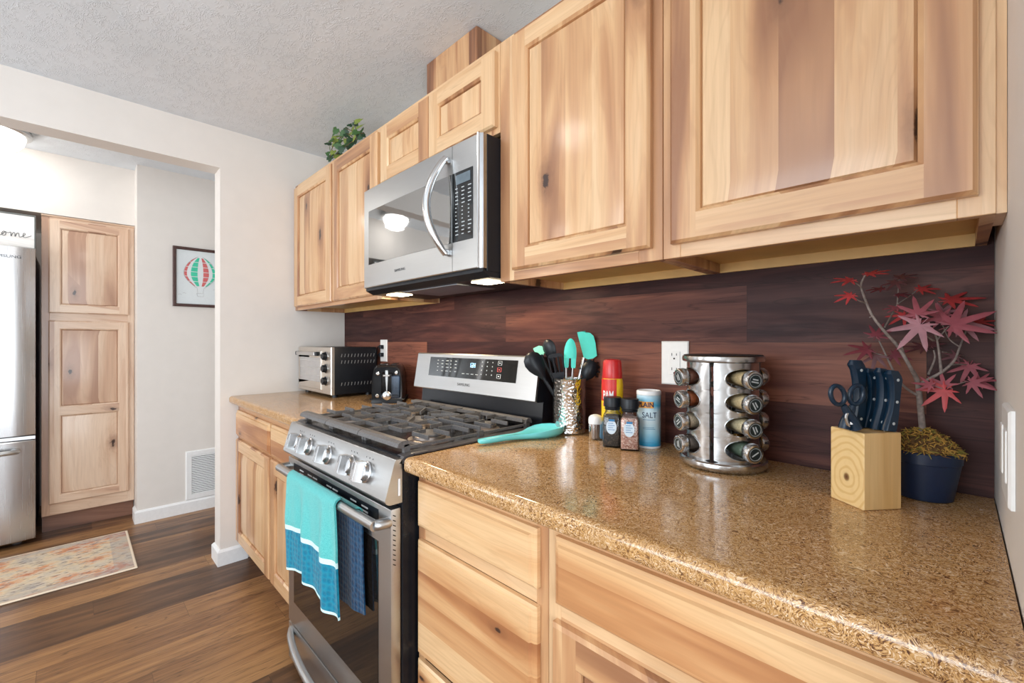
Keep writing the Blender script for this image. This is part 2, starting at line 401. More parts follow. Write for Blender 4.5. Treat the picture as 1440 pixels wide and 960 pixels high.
# rear wall with window and unseen east wall with glass door added for light
m = MB(); m.box(-3.0, 3.7, -3.7, -3.6, 0, 0.8); m.box(-3.0, 3.7, -3.7, -3.6, 2.1, ZF); m.box(-3.0, -2.0, -3.7, -3.6, .8, 2.1)
m.box(-1.2, -0.2, -3.7, -3.6, .8, 2.1); m.box(2.0, 3.7, -3.7, -3.6, .8, 2.1)
struct(m, 'wall_rear', M_WALL)
m = MB(); m.box(3.6, 3.7, -3.6, -3.1, 0, ZC); m.box(3.6, 3.7, -1.1, 0.006, 0, ZC); m.box(3.6, 3.7, -3.1, -1.1, 2.2, ZC)
struct(m, 'wall_east', M_WALL)
def frame_struct(name, x0, x1, z0, z1, y):
    m = MB(); w_ = .05
    m.box(x0, x1, y - .02, y + .02, z0, z0 + w_); m.box(x0, x1, y - .02, y + .02, z1 - w_, z1)
    m.box(x0, x0 + w_, y - .02, y + .02, z0 + w_, z1 - w_); m.box(x1 - w_, x1, y - .02, y + .02, z0 + w_, z1 - w_)
    m.box((x0 + x1) / 2 - .02, (x0 + x1) / 2 + .02, y - .015, y + .015, z0 + w_, z1 - w_)
    struct(m, name, M_TRIMW)
frame_struct('window_1', -0.2, 2.0, .8, 2.1, -3.6)
frame_struct('window_2', -2.0, -1.2, .8, 2.1, -3.6)
m = MB(); m.box(3.58, 3.63, -3.1, -3.04, 0, 2.2); m.box(3.58, 3.63, -1.16, -1.1, 0, 2.2); m.box(3.58, 3.63, -3.04, -1.16, 2.14, 2.2); m.box(3.58, 3.63, -2.13, -2.07, 0, 2.14)
struct(m, 'added_door_1', M_TRIMW)
# baseboards
def bb_prof(t, h): return [(0, 0), (t, 0), (t, h - .012), (t * .55, h - .004), (t * .3, h), (0, h)]
m = MB(); m.loft([[(XL - .0 + .0 + q[0], -0.56, q[1]) for q in bb_prof(.014, .085)], [(XL + q[0], -0.69 - q[0], q[1]) for q in bb_prof(.014, .085)],
                  [(XL - .125 - q[0], -0.69 - q[0], q[1]) for q in bb_prof(.014, .085)], [(XL - .125 - q[0], 0.006, q[1]) for q in bb_prof(.014, .085)]], 0, True, True)
struct(m, 'baseboard_left', M_TRIMW)
m = MB(); m.loft([[(-2.085 + q[0], 0.006, q[1]) for q in bb_prof(.014, .085)], [(-2.085 + q[0], -0.955 - q[0], q[1]) for q in bb_prof(.014, .085)],
                  [(-2.22, -0.955 - q[0], q[1]) for q in bb_prof(.014, .085)]], 0, True, True)
struct(m, 'baseboard_far', M_TRIMW)
# backsplash of walnut planks
struct(box(XL + .001, XR - .001, 0.0, 0.006, 0.86, 1.60), 'wall_backsplash', M_SPLASH)

# ================================================================== CABINETS
def FRONT_Y(y):   # faces -y : u->x, v->z, w->-y
    return lambda u, v, w: Vector((u, y - w, v))
def FRONT_X(x):   # faces +x : u->y, v->z, w->+x
    return lambda u, v, w: Vector((x + w, u, v))
def panel_piece(P, u0, u1, v0, v1, T, inset, mi=0):
    m = MB(); s = .038
    L = [(0, T - .014), (.004, T - .009), (s, T - .002)]
    loops = [[P(a, b, wd) for a, b in rect(u0 + d, u1 - d, v0 + d, v1 - d)] for d, wd in L]
    m.loft(loops, mi); m.face([P(a, b, T - .002) for a, b in rect(u0 + s, u1 - s, v0 + s, v1 - s)], mi)
    return m
def door(P, u0, u1, v0, v1, parent, T=.019, stile=.058, splits=(), name='door', label=None, mats=None):
    m = MB(); e = .006
    V, H = 0, 1
    R = lambda d: rect(u0 + d, u1 - d, v0 + d, v1 - d)
    m.loft([[P(a, b, 0) for a, b in R(0)], [P(a, b, T - .006) for a, b in R(0)], [P(a, b, T) for a, b in R(e)]], V)
    m.face([P(a, b, 0) for a, b in R(0)], V)
    def q(a0, a1, b0, b1, mi): m.face([P(a, b, T) for a, b in rect(a0, a1, b0, b1)], mi)
    q(u0 + e, u0 + stile, v0 + e, v1 - e, V); q(u1 - stile, u1 - e, v0 + e, v1 - e, V)
    q(u0 + stile, u1 - stile, v0 + e, v0 + stile, H); q(u0 + stile, u1 - stile, v1 - stile, v1 - e, H)
    ops = []; lo = v0 + stile
    for sp in splits:
        q(u0 + stile, u1 - stile, sp - stile / 2, sp + stile / 2, H); ops.append((lo, sp - stile / 2)); lo = sp + stile / 2
    ops.append((lo, v1 - stile))
    for a, b in ops:
        lp = [[P(x, y, wd) for x, y in rect(u0 + stile + d, u1 - stile - d, a + d, b - d)] for d, wd in ((0, T), (.007, T - .006), (.008, T - .014))]
        m.loft(lp, V)
    d = m.build(name, mats or [W_V, W_H], parent, 20, label)
    for a, b in ops:
        panel_piece(P, u0 + stile + .008, u1 - stile - .008, a + .008, b - .008, T, 0).build('panel', (mats or [W_V])[0], d, 20)
    return d
def drawer_front(P, u0, u1, v0, v1, parent, T=.02, label=None):
    m = MB()
    L = [(0, 0), (0, T - .010), (.005, T - .006), (.011, T - .005), (.014, T)]
    m.loft([[P(a, b, w_) for a, b in rect(u0 + d, u1 - d, v0 + d, v1 - d)] for d, w_ in L], 0, True, True)
    return m.build('drawer', W_D, parent, 20, label)
def carcass(x0, x1, yf, yb, z0, z1, parent, stile=.04, rail=.03, top_open=False, mids=(), open_bottom=True):
    """box body with a face frame; upper units have a recessed bottom"""
    m = MB(); t = .016; ft = .019
    m.box(x0, x0 + t, yf + ft, yb, z0, z1, mi=0); m.box(x1 - t, x1, yf + ft, yb, z0, z1, mi=0)
    m.box(x0 + t, x1 - t, yf + ft, yb, z1 - t, z1, mi=2); m.box(x0 + t, x1 - t, yb - .008, yb, z0, z1 - t, mi=2)
    m.box(x0 + t, x1 - t, yf + ft, yb - .008, z0 + .024, z0 + .036, mi=2)
    m.box(x0, x0 + stile, yf, yf + ft, z0, z1, .001, 0); m.box(x1 - stile, x1, yf, yf + ft, z0, z1, .001, 0)
    m.box(x0 + stile, x1 - stile, yf, yf + ft, z0, z0 + rail, .001, 1); m.box(x0 + stile, x1 - stile, yf, yf + ft, z1 - rail, z1, .001, 1)
    for a in mids: m.box(a - stile / 2, a + stile / 2, yf, yf + ft, z0 + rail, z1 - rail, .001, 0)
    return m.build('carcass', [W_V, W_H, W_IN], parent, 20)
YU, YD = -0.3035, -0.304
ZU, ZT = 1.399, 2.147
def upper(x0, x1, z0, z1, label, doors, mids=(), st=.04):
    t = thing('wall_cabinet', ((x0 + x1) / 2, 0, z0), label, 'cabinet')
    carcass(x0, x1, YU, -0.001, z0, z1, t, stile=st, mids=mids)
    for a, b, c, d in doors: door(FRONT_Y(YD), a, b, c, d, t)
    return t
upper(XL + .002, 0.012, ZU, ZT, 'narrow two-door hickory wall cabinet in the corner above the toaster oven', [(-1.015, -0.487, 1.418, 2.124), (-0.466, -0.003, 1.418, 2.124)], (-.476,))
upper(0.0135, 0.7605, 1.868, ZT, 'short hickory wall cabinet with two small doors directly above the microwave', [(0.030, 0.386, 1.886, 2.124), (0.391, 0.750, 1.886, 2.124)], (.388,))
upper(0.762, 1.2985, ZU, ZT, 'tall single-door hickory wall cabinet just right of the microwave', [(0.827, 1.275, 1.428, 2.128)], (), .06)
t = upper(1.300, 1.808, ZU, ZT, 'hickory wall cabinet against the right wall above the red maple plant', [(1.323, 1.790, 1.428, 2.128)])
box(1.808, 1.8185, -.300, -.20, ZU, ZT).build('filler_strip', W_V, t, 0)
# vent chase on top of the cabinets
m = box(0.207, 0.532, -0.206, -0.002, ZT, ZC - .001, .004)
tag(m.build('duct_chase', W_HC), 'boxy wooden duct cover between the short cabinet above the microwave and the ceiling', 'duct cover')

YB = -0.604
def base(x0, x1, label):
    t = thing('base_cabinet', ((x0 + x1) / 2, -.3, 0), label, 'cabinet'); return t
def base_body(x0, x1, t, rails, stile=.035, mids=(), sl=None, sr=None):
    m = MB(); ft = .019; z0, z1 = .105, .8745; sl = sl or stile; sr = sr or stile
    m.box(x0, x0 + .016, YB + ft, -.002, z0, z1); m.box(x1 - .016, x1, YB + ft, -.002, z0, z1)
    m.box(x0 + .016, x1 - .016, YB + ft, -.002, z0, z0 + .016, mi=2); m.box(x0 + .016, x1 - .016, -.012, -.002, z0, z1, mi=2)
    m.box(x0, x0 + sl, YB, YB + ft, z0, z1, .001, 0); m.box(x1 - sr, x1, YB, YB + ft, z0, z1, .001, 0)
    for a, b in rails: m.box(x0 + sl, x1 - sr, YB, YB + ft, a, b, .001, 1)
    for a, zz in mids: m.box(a - .02, a + .02, YB + .0003, YB + ft, .13, zz, .001, 0)
    m.build('carcass', [W_V, W_H, W_IN], t, 20)
    box(x0, x1, -.545, -.53, 0.0, .105).build('toe_kick', W_TOE, t, 0)
PB = FRONT_Y(YB - .0005)
t = base(XL, -.01, 'hickory base cabinet with two drawers and two doors under the left counter')
base_body(XL + .002, -.006, t, [(.105, .13), (.680, .70), (.835, .8745)], mids=((-.43, .84),))
for a, b in ((-1.018, -.445), (-.418, -.03)):
    drawer_front(PB, a, b, .697, .838, t); door(PB, a, b, .125, .682, t)
t = base(.775, 1.218, 'hickory drawer bank directly right of the range')
base_body(.768, 1.2165, t, [(.105, .13), (.40, .425), (.70, .73), (.85, .8745)], sl=.03, sr=.03)
for a, b in ((.735, .852), (.408, .700), (.128, .392)): drawer_front(PB, .782, 1.197, a, b, t)
t = base(1.218, XR, 'hickory base cabinet with wide drawer over a door against the right wall')
base_body(1.2175, XR - .002, t, [(.105, .13), (.69, .73), (.85, .8745)], sl=.03)
drawer_front(PB, 1.243, 1.790, .728, .853, t); door(PB, 1.238, 1.790, .125, .694, t)

# countertops
def counter(x0, x1, name, label):
    prof = [(-.004, .876), (-.640, .876), (-.6455, .880), (-.648, .887), (-.648, .900), (-.6465, .907), (-.643, .9115), (-.636, .9137), (-.622, .914), (-.004, .914)]
    return tag(MB().prism(prof, x0, x1, 'x').build('countertop', M_COUNTER, None, 40), label, 'countertop')
counter(XL + .002, -.008, 'l', 'speckled tan laminate countertop under the toaster oven left of the range')
counter(.768, XR - .002, 'r', 'speckled tan laminate countertop between the range and the right wall')

# ================================================================== RANGE
R = thing('gas_range', (.38, -.35, 0), 'stainless steel gas range with black cooktop and turquoise towel on its oven handle', 'range')
m = MB(); m.box(0.002, .758, -.648, -.03, .03, .895, .003)
for x in (.04, .72):
    for y in (-.60, -.08): m.lathe([(.018, 0), (.018, .032)], Matrix.Translation((x, y, 0)), 12)
m.build('body', M_BLACK, R)
# control panel, slanted
m = MB(); prof = [(-.649, .799), (-.684, .799), (-.693, .803), (-.698, .811), (-.671, .905), (-.666, .911), (-.649, .911)]
m.prism(prof, 0.0, .760, 'x'); cp = m.build('control_panel', M_STEEL, R, 30)
box(.7602, .7615, -.661, -.655, .818, .862, .0005).build('trim_clip', M_TRIMW, cp, 0)
pd = Vector((0, -.027, -.094)).normalized(); pn = Vector((0, pd.z, -pd.y)); pn = pn if pn.y < 0 else -pn
def panel_pt(x, s): return Vector((x, -.671, .905)) + pd * s
for x in (.128, .222, .378, .540, .634):
    c = panel_pt(x, .049); M = frameM(c, (1, 0, 0), -pd)     # z axis = outward
    if M.col[2].xyz.dot(pn) < 0: M = frameM(c, (-1, 0, 0), -pd)
    m = MB(); m.lathe([(.029, 0.0005), (.029, .004), (.0255, .006), (.0245, .017), (.022, .019)], M, 28)
    b = bmesh.new(); bmesh.ops.create_cube(b, size=1)
    for v in b.verts:
        tp = v.co.z > 0
        v.co = Vector((v.co.x * (.021 if tp else .027), v.co.y * (.050 if tp else .057), .012 + (v.co.z + .5) * .030))
    bmesh.ops.bevel(b, geom=b.edges[:], offset=.0022, segments=2, affect='EDGES'); m.bm(b, 0, M)
    k = m.build('knob', M_KNOB, R, 30)
    box(-.0008, .0008, .004, .022, .0420, .0426, M=M).build('pointer', M_GREYPRINT, k, 0)
    mk = MB()
    for dx in (-.018, .018, 0): mk.box(dx - .0012, dx + .0012, .036, .0395, .0002, .0008, M=M)
    mk.build('marking', M_GREYPRINT, cp, 0)
# cooktop
m = MB()
prof = [(-.668, .897), (-.660, .904), (-.642, .915), (-.612, .917), (-.60, .9165), (-.59, .912), (-.135, .912), (-.125, .918), (-.10, .918), (-.10, .897)]
m.prism([(a, b) for a, b in prof], 0.016, .744, 'x')
ct = m.build('cooktop', M_COOKTOP, R, 20)
for x0, x1 in ((-.004, .034), (.726, .764)):
    m = MB()
    m.prism([(-.612, .9155), (-.612, .9195), (-.10, .9195), (-.10, .9155)], x0, x1, 'x')
    m.prism([(-.640, .8965), (-.612, .9155), (-.612, .9195), (-.642, .9155), (-.658, .900)], max(x0, 0.0), min(x1, .760), 'x')
    m.build('side_ledge', M_LEDGE, R, 20)
# burners
for x, y, r in ((.135, -.475, .046), (.135, -.24, .036), (.38, -.36, .05), (.625, -.475, .05), (.625, -.24, .034)):
    M = Matrix.Translation((x, y, .9115))
    m = MB(); m.lathe([(r * 1.35, 0), (r * 1.3, .006), (r * 1.02, .008), (r * 1.0, .016), (r * .9, .017)], M, 28)
    b = m.build('burner', M_BURNER, R, 30)
    MB().lathe([(r * .88, .0172), (r * .90, .021), (r * .84, .0245), (0.001, .0255)], M, 28, cap1=False).build('burner_cap', M_IRON, b, 30)
# grates: three cast iron sections
def bar(m, p, q, w_, h, top):
    p, q = Vector(p), Vector(q); d = (q - p).normalized(); n = Vector((-d.y, d.x)) * w_ / 2; nt = n * .7
    L = []
    for c in (p, q):
        L.append([(c.x - n.x, c.y - n.y, top - h), (c.x + n.x, c.y + n.y, top - h), (c.x + nt.x, c.y + nt.y, top), (c.x - nt.x, c.y - nt.y, top)])
    m.loft(L, 0, True, True)
GT = .951
for x0, x1, kind in ((.026, .258, 's'), (.261, .499, 'c'), (.502, .734, 's')):
    m = MB(); y0, y1 = -.648, -.128; cx = (x0 + x1) / 2
    m.prism([(y0, .934), (y0 + .004, .944), (y0 + .014, .9495), (y0 + .030, .950), (y0 + .036, .944), (y0 + .036, .936), (y0 + .012, .930)], x0, x1, 'x')
    m.prism([(y1 - .028, .936), (y1 - .028, .946), (y1 - .020, GT), (y1 - .006, .950), (y1, .940), (y1, .933)], x0, x1, 'x')
    for xx in (x0 + .006, x1 - .006): bar(m, (xx, y0 + .02), (xx, y1 - .01), .007, .007 if xx < .05 or xx > .71 else .011, GT - (.018 if xx < .05 or xx > .71 else .003))
    cents = (-.475, -.24) if kind == 's' else (-.36,)
    rows = (-.545, -.405, -.3575, -.305, -.175) if kind == 's' else (-.56, -.48, -.24, -.175)
    if kind == 's':
        bar(m, (x0 + .006, -.3575), (x1 - .006, -.3575), .006, .012, GT)
        for cy in cents:
            bar(m, (x0 + .006, cy), (cx - .032, cy), .0058, .012, GT); bar(m, (x1 - .006, cy), (cx + .032, cy), .0058, .012, GT)
            for sy in (-1, 1):
                for sx in (-1, 1):
                    xe = x0 + .006 if sx < 0 else x1 - .006
                    bar(m, (xe, cy + sy * .072), (cx + sx * .028, cy + sy * .072), .0055, .012, GT)
                    bar(m, (cx + sx * .028, cy + sy * .072), (cx + sx * .022, cy + sy * .024), .0055, .012, GT)
        for yy in (y0 + .03, ): pass
    else:
        for yy in (-.56, -.465, -.255, -.18): bar(m, (x0 + .006, yy), (x1 - .006, yy), .0058, .012, GT)
        bar(m, (cx, y0 + .02), (cx, -.405), .0058, .012, GT); bar(m, (cx, y1 - .02), (cx, -.315), .0058, .012, GT)
        bar(m, (x0 + .006, -.36), (cx - .045, -.36), .0058, .012, GT); bar(m, (x1 - .006, -.36), (cx + .045, -.36), .0058, .012, GT)
        for sx in (-1, 1):
            for sy in (-1, 1): bar(m, (cx + sx * .10, -.36 + sy * .10), (cx + sx * .035, -.36 + sy * .035), .0055, .012, GT)
    for xx in (x0 + .006, x1 - .006):
        for yy in (y0 + .03, -.3575, y1 - .02): m.box(xx - .006, xx + .006, yy - .009, yy + .009, .9125, GT - .012)
    for cy in cents:
        for dx in (-.03, .03): m.box(cx + dx - .004, cx + dx + .004, -.3615, -.3535, .9125, .945)
    m.build('grate', M_IRON, R, 25)
# backguard
m = MB(); m.prism([(-.100, .9185), (-.092, 1.000), (-.030, 1.000), (-.030, .9185)], .006, .754, 'x')
m.prism([(-.094, 1.000), (-.094, 1.004), (-.128, 1.004), (-.1035, 1.155), (-.100, 1.160), (-.05, 1.160), (-.03, 1.13), (-.03, 1.000)], .004, .758, 'x')
bg = m.build('backguard', M_BLACK, R, 25)
m = MB(); m.prism([(-.1295, 1.006), (-.137, 1.007), (-.138, 1.010), (-.1135, 1.158), (-.110, 1.1625), (-.104, 1.1625), (-.1035, 1.158)], .003, .757, 'x')
fp = m.build('fascia', M_STEEL, bg, 25)
fd = Vector((0, .0245, .148)).normalized(); fn = Vector((0, -fd.z, fd.y))
def FP(x, s, o=0.0): return Vector((x, -.138, 1.010)) + fd * s + fn * o
def plate(m, x0, x1, s0, s1, o0, o1, mi=0):
    m.loft([[FP(x0, s0, o), FP(x1, s0, o), FP(x1, s1, o), FP(x0, s1, o)] for o in (o0, o1)], mi, True, True)
m = MB(); plate(m, .108, .656, .055, .137, .0002, .0012)
plate0 = plate
def plate(m, *a): plate0(m, *a, 1)
for row, n in ((.122, 5), (.108, 5), (.094, 5), (.078, 5)):
    for k in range(n):
        x = .165 + k * .031 + (0 if row > .1 else .003); plate(m, x, x + .013 + .005 * ((k * 7) % 3 - 1), row, row + .0022, .0013, .0015)
for k in range(4): plate(m, .345 + k * .028, .345 + k * .028 + .016, .073, .0752, .0013, .0015)
for c in range(3):
    for r_ in range(4): plate(m, .462 + c * .03, .466 + c * .03, .075 + r_ * .016, .079 + r_ * .016, .0013, .0015)
for s0 in (.116, .066):
    plate(m, .553, .555, s0, s0 + .016, .0013, .0015); plate(m, .573, .575, s0, s0 + .016, .0013, .0015); plate(m, .553, .575, s0 + .015, s0 + .016, .0013, .0015); plate(m, .553, .575, s0, s0 + .001, .0013, .0015); plate(m, .560, .567, s0 + .006, s0 + .010, .0013, .0015)
s0 = .091
def plate(m, *a): plate0(m, *a, 2)

for a in ((.553, .555, s0, s0 + .016), (.573, .575, s0, s0 + .016), (.553, .575, s0 + .015, s0 + .016), (.553, .575, s0, s0 + .001), (.560, .567, s0 + .006, s0 + .010)): plate(m, *a, .0013, .0015)
m.build('display', [M_BLACKG, M_PRINT, M_REDPRINT], bg, 0)
plate = plate0
# clock digits
m = MB(); dx = .386
for k, segs in enumerate(((1, 1, 0, 0, 0, 0, 0), (1, 1, 1, 1, 0, 1, 1), (1, 1, 0, 0, 1, 1, 1))):
    x = dx + k * .014; w_, h = .009, .018; b = .101
    sg = [(x + w_ - .0016, x + w_, b + h / 2, b + h), (x + w_ - .0016, x + w_, b, b + h / 2), (x, x + w_, b + h - .0016, b + h), (x, x + w_, b, b + .0016), (x, x + .0016, b + h / 2, b + h), (x, x + .0016, b, b + h / 2), (x, x + w_, b + h / 2 - .0008, b + h / 2 + .0008)]
    for on_, q in zip(segs, sg):
        if on_: plate(m, *q, .0013, .0016)
m.build('clock_digits', M_LED, bg, 0)
text('logo', 'SAMSUNG', .0155, FP(.362, .029, .0004), (1, 0, 0), fd, M_GREYPRINT, fp, sx=1.15)
# oven door
DF = -.680
m = MB(); m.box(.003, .757, DF, -.651, .176, .786, .004, seg=2)
od = m.build('oven_door', M_STEEL, R, 30)
box(.062, .694, DF - .0015, DF + .004, .262, .688, .001).build('window', M_OVENGLASS, od, 0)
m = MB(); m.box(.062, .694, DF - .0012, DF + .002, .727, .771, .0005)
for x, n in ((.125, 1), (.20, 1), (.245, 1), (.36, 1), (.405, 1), (.53, 1), (.60, 1)):
    for zz in (.744, .756): m.box(x, x + .036, DF - .0022, DF, zz, zz + .0042, mi=1)
m.build('vent_panel', [M_BLACKP, M_TRIMW], od, 0)
m = MB()
for k in range(11):
    z = .770 - k * .0125; m.prism([(-.674, z), (-.674, z + .0028), (-.666, z - .002), (-.666, z - .0048)], .7566, .7576, 'x')
m.build('side_vent', M_DARKSLOT, od, 0)
# door handle: bar with angled end posts
hy, hz_ = -.712, .752
m = MB(); m.tube(smooth_path([(.012, DF + .002, hz_), (.012, DF - .012, hz_), (.020, hy - .002, hz_), (.05, hy - .004, hz_), (.38, hy - .006, hz_), (.71, hy - .004, hz_), (.738, hy - .002, hz_), (.746, DF - .012, hz_), (.746, DF + .002, hz_)], 5), .0135, 14)
m.build('handle', M_STEEL, od, 40)
# bottom drawer with a bowed handle
bd_ = box(.003, .757, DF, -.651, .036, .170, .004, seg=2).build('storage_drawer', M_STEEL, R, 30)
m = MB(); pts = []
for k in range(25):
    u = k / 24; x = .03 + .70 * u; s_ = math.sin(PI * u) ** .6
    pts.append((x, DF + .002 - .048 * s_, .150 - .012 * s_))
m.tube(pts, .012, 12); m.build('handle', M_STEEL, bd_, 40)
box(.02, .74, -.640, -.62, .0, .034).build('kick_panel', M_BLACKP, R, 0)

# ---- towel hung over the oven handle
def mk_towel():
    t = NT('towel_terry'); x, y, z = t.sep(t.obj()); n = t.noise(t.obj(), 420, 2)
    t.bump(n, .6, .003); return t.fin(t.ramp(n, [(.3, srgb(70, 168, 168)), (.7, srgb(104, 196, 192))]), .9, Specular_IOR_Level=.1, Sheen_Weight=.3)
def mk_towel2(name, a, b):
    t = NT(name); o = t.obj(); n = t.noise(o, 420, 2); x, y, z = t.sep(o)
    ck = t.voro(t.comb(t.add(x, 0), 0, z), 62, 'F1', '3D', .35)['Distance']
    t.bump(t.add(n, t.mul(ck, 2)), .6, .003)
    c = t.ramp(ck, [(.25, a), (.55, b)])
    return t.fin(t.mix(t.mul(n, .4), c, a), .85, Specular_IOR_Level=.15, Sheen_Weight=.2)
M_TW1 = mk_towel(); M_TW2 = mk_towel2('towel_patterned_teal', srgb(10, 112, 142), srgb(24, 136, 162))
M_TW3 = mk_towel2('towel_navy_weave', srgb(8, 40, 72), srgb(14, 70, 104)); M_TWH = plain('towel_white_band', srgb(205, 236, 236), .9, speckle=.08, scale=300)
T = thing('dish_towel', (.2, hy, hz_), 'turquoise and teal striped dish towel hanging over the oven door handle', 'towel')
def drape(x0, x1, zb, ybase, side, prof_top, mi_fn, amp, nx=46, nz=44, ph=0.0, skew=0.0, th=.006):
    """side -1: hangs in front of the bar, +1: behind"""
    def pt(u, v, off):
        r = .0165 + off
        x = x0 + (x1 - x0) * u + skew * v
        if v < .10:
            a = PI / 2 * (1 - v / .10)
            y = hy - .005 + side * r * math.cos(a); z = hz_ + r * math.sin(a)
        else:
            q = (v - .10) / .90; z = hz_ - q * (hz_ - zb - .012 * math.sin(u * 5 + ph))
            fold = (math.sin(u * 17 + ph + q * .7) * .55 + math.sin(u * 31 + 1.3 + ph) * .25) * amp * min(1, q * 2.2 + .12)
            y = hy - .005 + side * (r + amp * min(1, q * 2.2) * .6 - 0 + fold * 1.0)
            x += .010 * math.sin(q * 3 + u * 2 + ph) * q
        return Vector((x, y, z))
    m = MB()
    g = [[pt(i / nx, j / nz, th) for i in range(nx + 1)] for j in range(nz + 1)]
    gi = [[pt(i / nx, j / nz, 0) for i in range(nx + 1)] for j in range(nz + 1)]
    for j in range(nz):
        for i in range(nx):
            mi = mi_fn(j / nz)
            m.face([g[j][i], g[j][i + 1], g[j + 1][i + 1], g[j + 1][i]], mi); m.face([gi[j][i], gi[j + 1][i], gi[j + 1][i + 1], gi[j][i + 1]], mi)
    for j in range(nz):
        mi = mi_fn(j / nz)
        m.face([g[j][0], g[j + 1][0], gi[j + 1][0], gi[j][0]], mi); m.face([g[j][nx], gi[j][nx], gi[j + 1][nx], g[j + 1][nx]], mi)
    for i in range(nx): m.face([g[nz][i], g[nz][i + 1], gi[nz][i + 1], gi[nz][i]], mi_fn(.999))
    return m
TM = [M_TW1, M_TW2, M_TWH, M_TW3]
drape(.165, .545, .470, 0, -1, 0, lambda v: 2 if .545 < v < .575 else (2 if v > .965 else (0 if v < .56 else 1)), .015, skew=.055).build('front_half', TM, T, 60)
drape(.25, .640, .470, 0, 1, 0, lambda v: (0 if v < .18 else 3), .004, ph=2.0, skew=.0, th=.004).build('back_half', TM, T, 60)

# ================================================================== MICROWAVE
MW = thing('microwave', (.38, -.2, 1.42), 'stainless over-the-range microwave with arched handle hanging above the cooktop', 'microwave')
m = MB(); m.box(.002, .760, -.357, -.004, 1.428, 1.848, .002)
m.prism([(-.357, 1.428), (-.372, 1.440), (-.372, 1.426), (-.34, 1.412), (-.06, 1.412), (-.03, 1.428)], .004, .758, 'x'); m.build('body', M_BLACKP, MW, 20)
MF = -.386
def bowed(m, x0, x1, z0, z1, yb, n=10, mi=0):
    L = []
    for k in range(n + 1):
        x = x0 + (x1 - x0) * k / n; u = (x - .38) / .38; yf = MF + .006 * u * u
        L.append([(x, yb, z0), (x, yf + .003, z0), (x, yf, z0 + .003), (x, yf, z1 - .003), (x, yf + .003, z1), (x, yb, z1)])
    m.loft(L, mi, True, True)
def mwy(x): u = (x - .38) / .38; return MF + .006 * u * u
m = MB(); bowed(m, .004, .6195, 1.437, 1.846, -.358); dr = m.build('door', M_STEEL, MW, 40)
m = MB(); bowed(m, .6215, .742, 1.437, 1.846, -.358, 4); m.build('control_fascia', M_STEEL, MW, 40)
m = MB(); m.prism([(.7425, -.358), (.7425, -.3815), (.7455, -.3845), (.7495, -.3835), (.752, -.377), (.759, -.371), (.759, -.358)], 1.437, 1.846, 'z'); m.build('edge_trim', M_CHROME, MW, 40)
def glassplate(m, x0, x1, z0, z1, n=8, t=.0012):
    L = []
    for k in range(n + 1):
        x = x0 + (x1 - x0) * k / n; y = mwy(x)
        L.append([(x, y + .003, z0), (x, y - t, z0), (x, y - t, z1), (x, y + .003, z1)])
    m.loft(L, 0, True, True)
m = MB(); glassplate(m, .047, .6175, 1.531, 1.752); m.build('window', M_MWGLASS, dr, 0)
m = MB(); glassplate(m, .6225, .722, 1.531, 1.752, 3); rr = random.Random(3)
for c in range(3):
    for r_ in range(13):
        x = .638 + c * .031; z = 1.698 - r_ * .0122; ww = .010 + .006 * rr.random()
        if 5 <= r_ <= 8: ww = .006
        m.box(x, x + ww, mwy(x) - .0018, mwy(x), z, z + .0028, mi=1)
kp = m.build('keypad', [M_BLACKG, M_PRINT], MW, 0)
m = MB(); m.box(.640, .712, mwy(.67) - .0022, mwy(.67) + .001, 1.712, 1.742); m.build('display', plain('lcd_grey', srgb(96, 108, 116), .2), kp, 0)
m = MB(); pts = []
for k in range(21):
    u = k / 20; z = 1.497 + .312 * u; s_ = math.sin(PI * u); pts.append((.597 - .035 * s_, MF - .006 - .052 * s_ ** .8, z))
m.tube(pts, [.013 + .004 * math.sin(PI * k / 20) for k in range(21)], 14, flat=.8)
for z in (1.503, 1.803): m.box(.588, .606, MF - .014, MF + .004, z - .010, z + .010, .003)
m.build('handle', M_CHROME, dr, 40)
text('logo', 'SAMSUNG', .014, (.30, mwy(.3) - .0004, 1.482), (1, 0, 0), (0, 0, 1), M_GREYPRINT, dr, sx=1.2)
box(.21, .56, -.32, -.14, 1.408, 1.4125, .001).build('grease_filter', mk_steel('filter_mesh', (.42, .46, .52), .4), MW, 0)
for x in (.105, .668):
    a = box(x - .042, x + .042, -.31, -.235, 1.4085, 1.4118, .001).build('lamp_lens', M_HOODLAMP, MW, 0)
    l = bpy.data.lights.new('hood_light', 'AREA'); l.shape = 'RECTANGLE'; l.size = .07; l.size_y = .05; l.energy = 1.6; l.color = (1, .78, .5)
    lo = bpy.data.objects.new('hood_light', l); COL.objects.link(lo); lo.location = (x, -.272, 1.405)

# ================================================================== FAR ROOM
# pantry
PX = -2.25
t = thing('pantry_cabinet', (-2.5, -1.175, 0), 'tall hickory pantry cabinet beside the refrigerator', 'cabinet')
m = MB(); y0, y1 = -1.398, -.957
m.box(-2.85, PX - .02, y0, y1, .118, 2.008, .001); m.box(PX - .02, PX, y0, y0 + .035, .118, 2.005, .001); m.box(PX - .02, PX, y1 - .035, y1, .118, 2.005, .001)
for a, b in ((.118, .19), (1.345, 1.405), (1.975, 2.005)): m.box(PX - .02, PX, y0 + .035, y1 - .035, a, b, .001, 1)
m.prism([(PX - .01, 1.995), (PX + .004, 1.997), (PX + .012, 2.003), (PX + .012, 2.008), (PX - .01, 2.010)], y0 - .001, y1 + .001, 'y', 1)
m.build('carcass', [W_PV, W_PH], t, 20)
box(-2.85, PX - .075, y0, y1, 0, .118).build('toe_kick', W_TOE, t, 0)
PF = FRONT_X(PX + .0005)
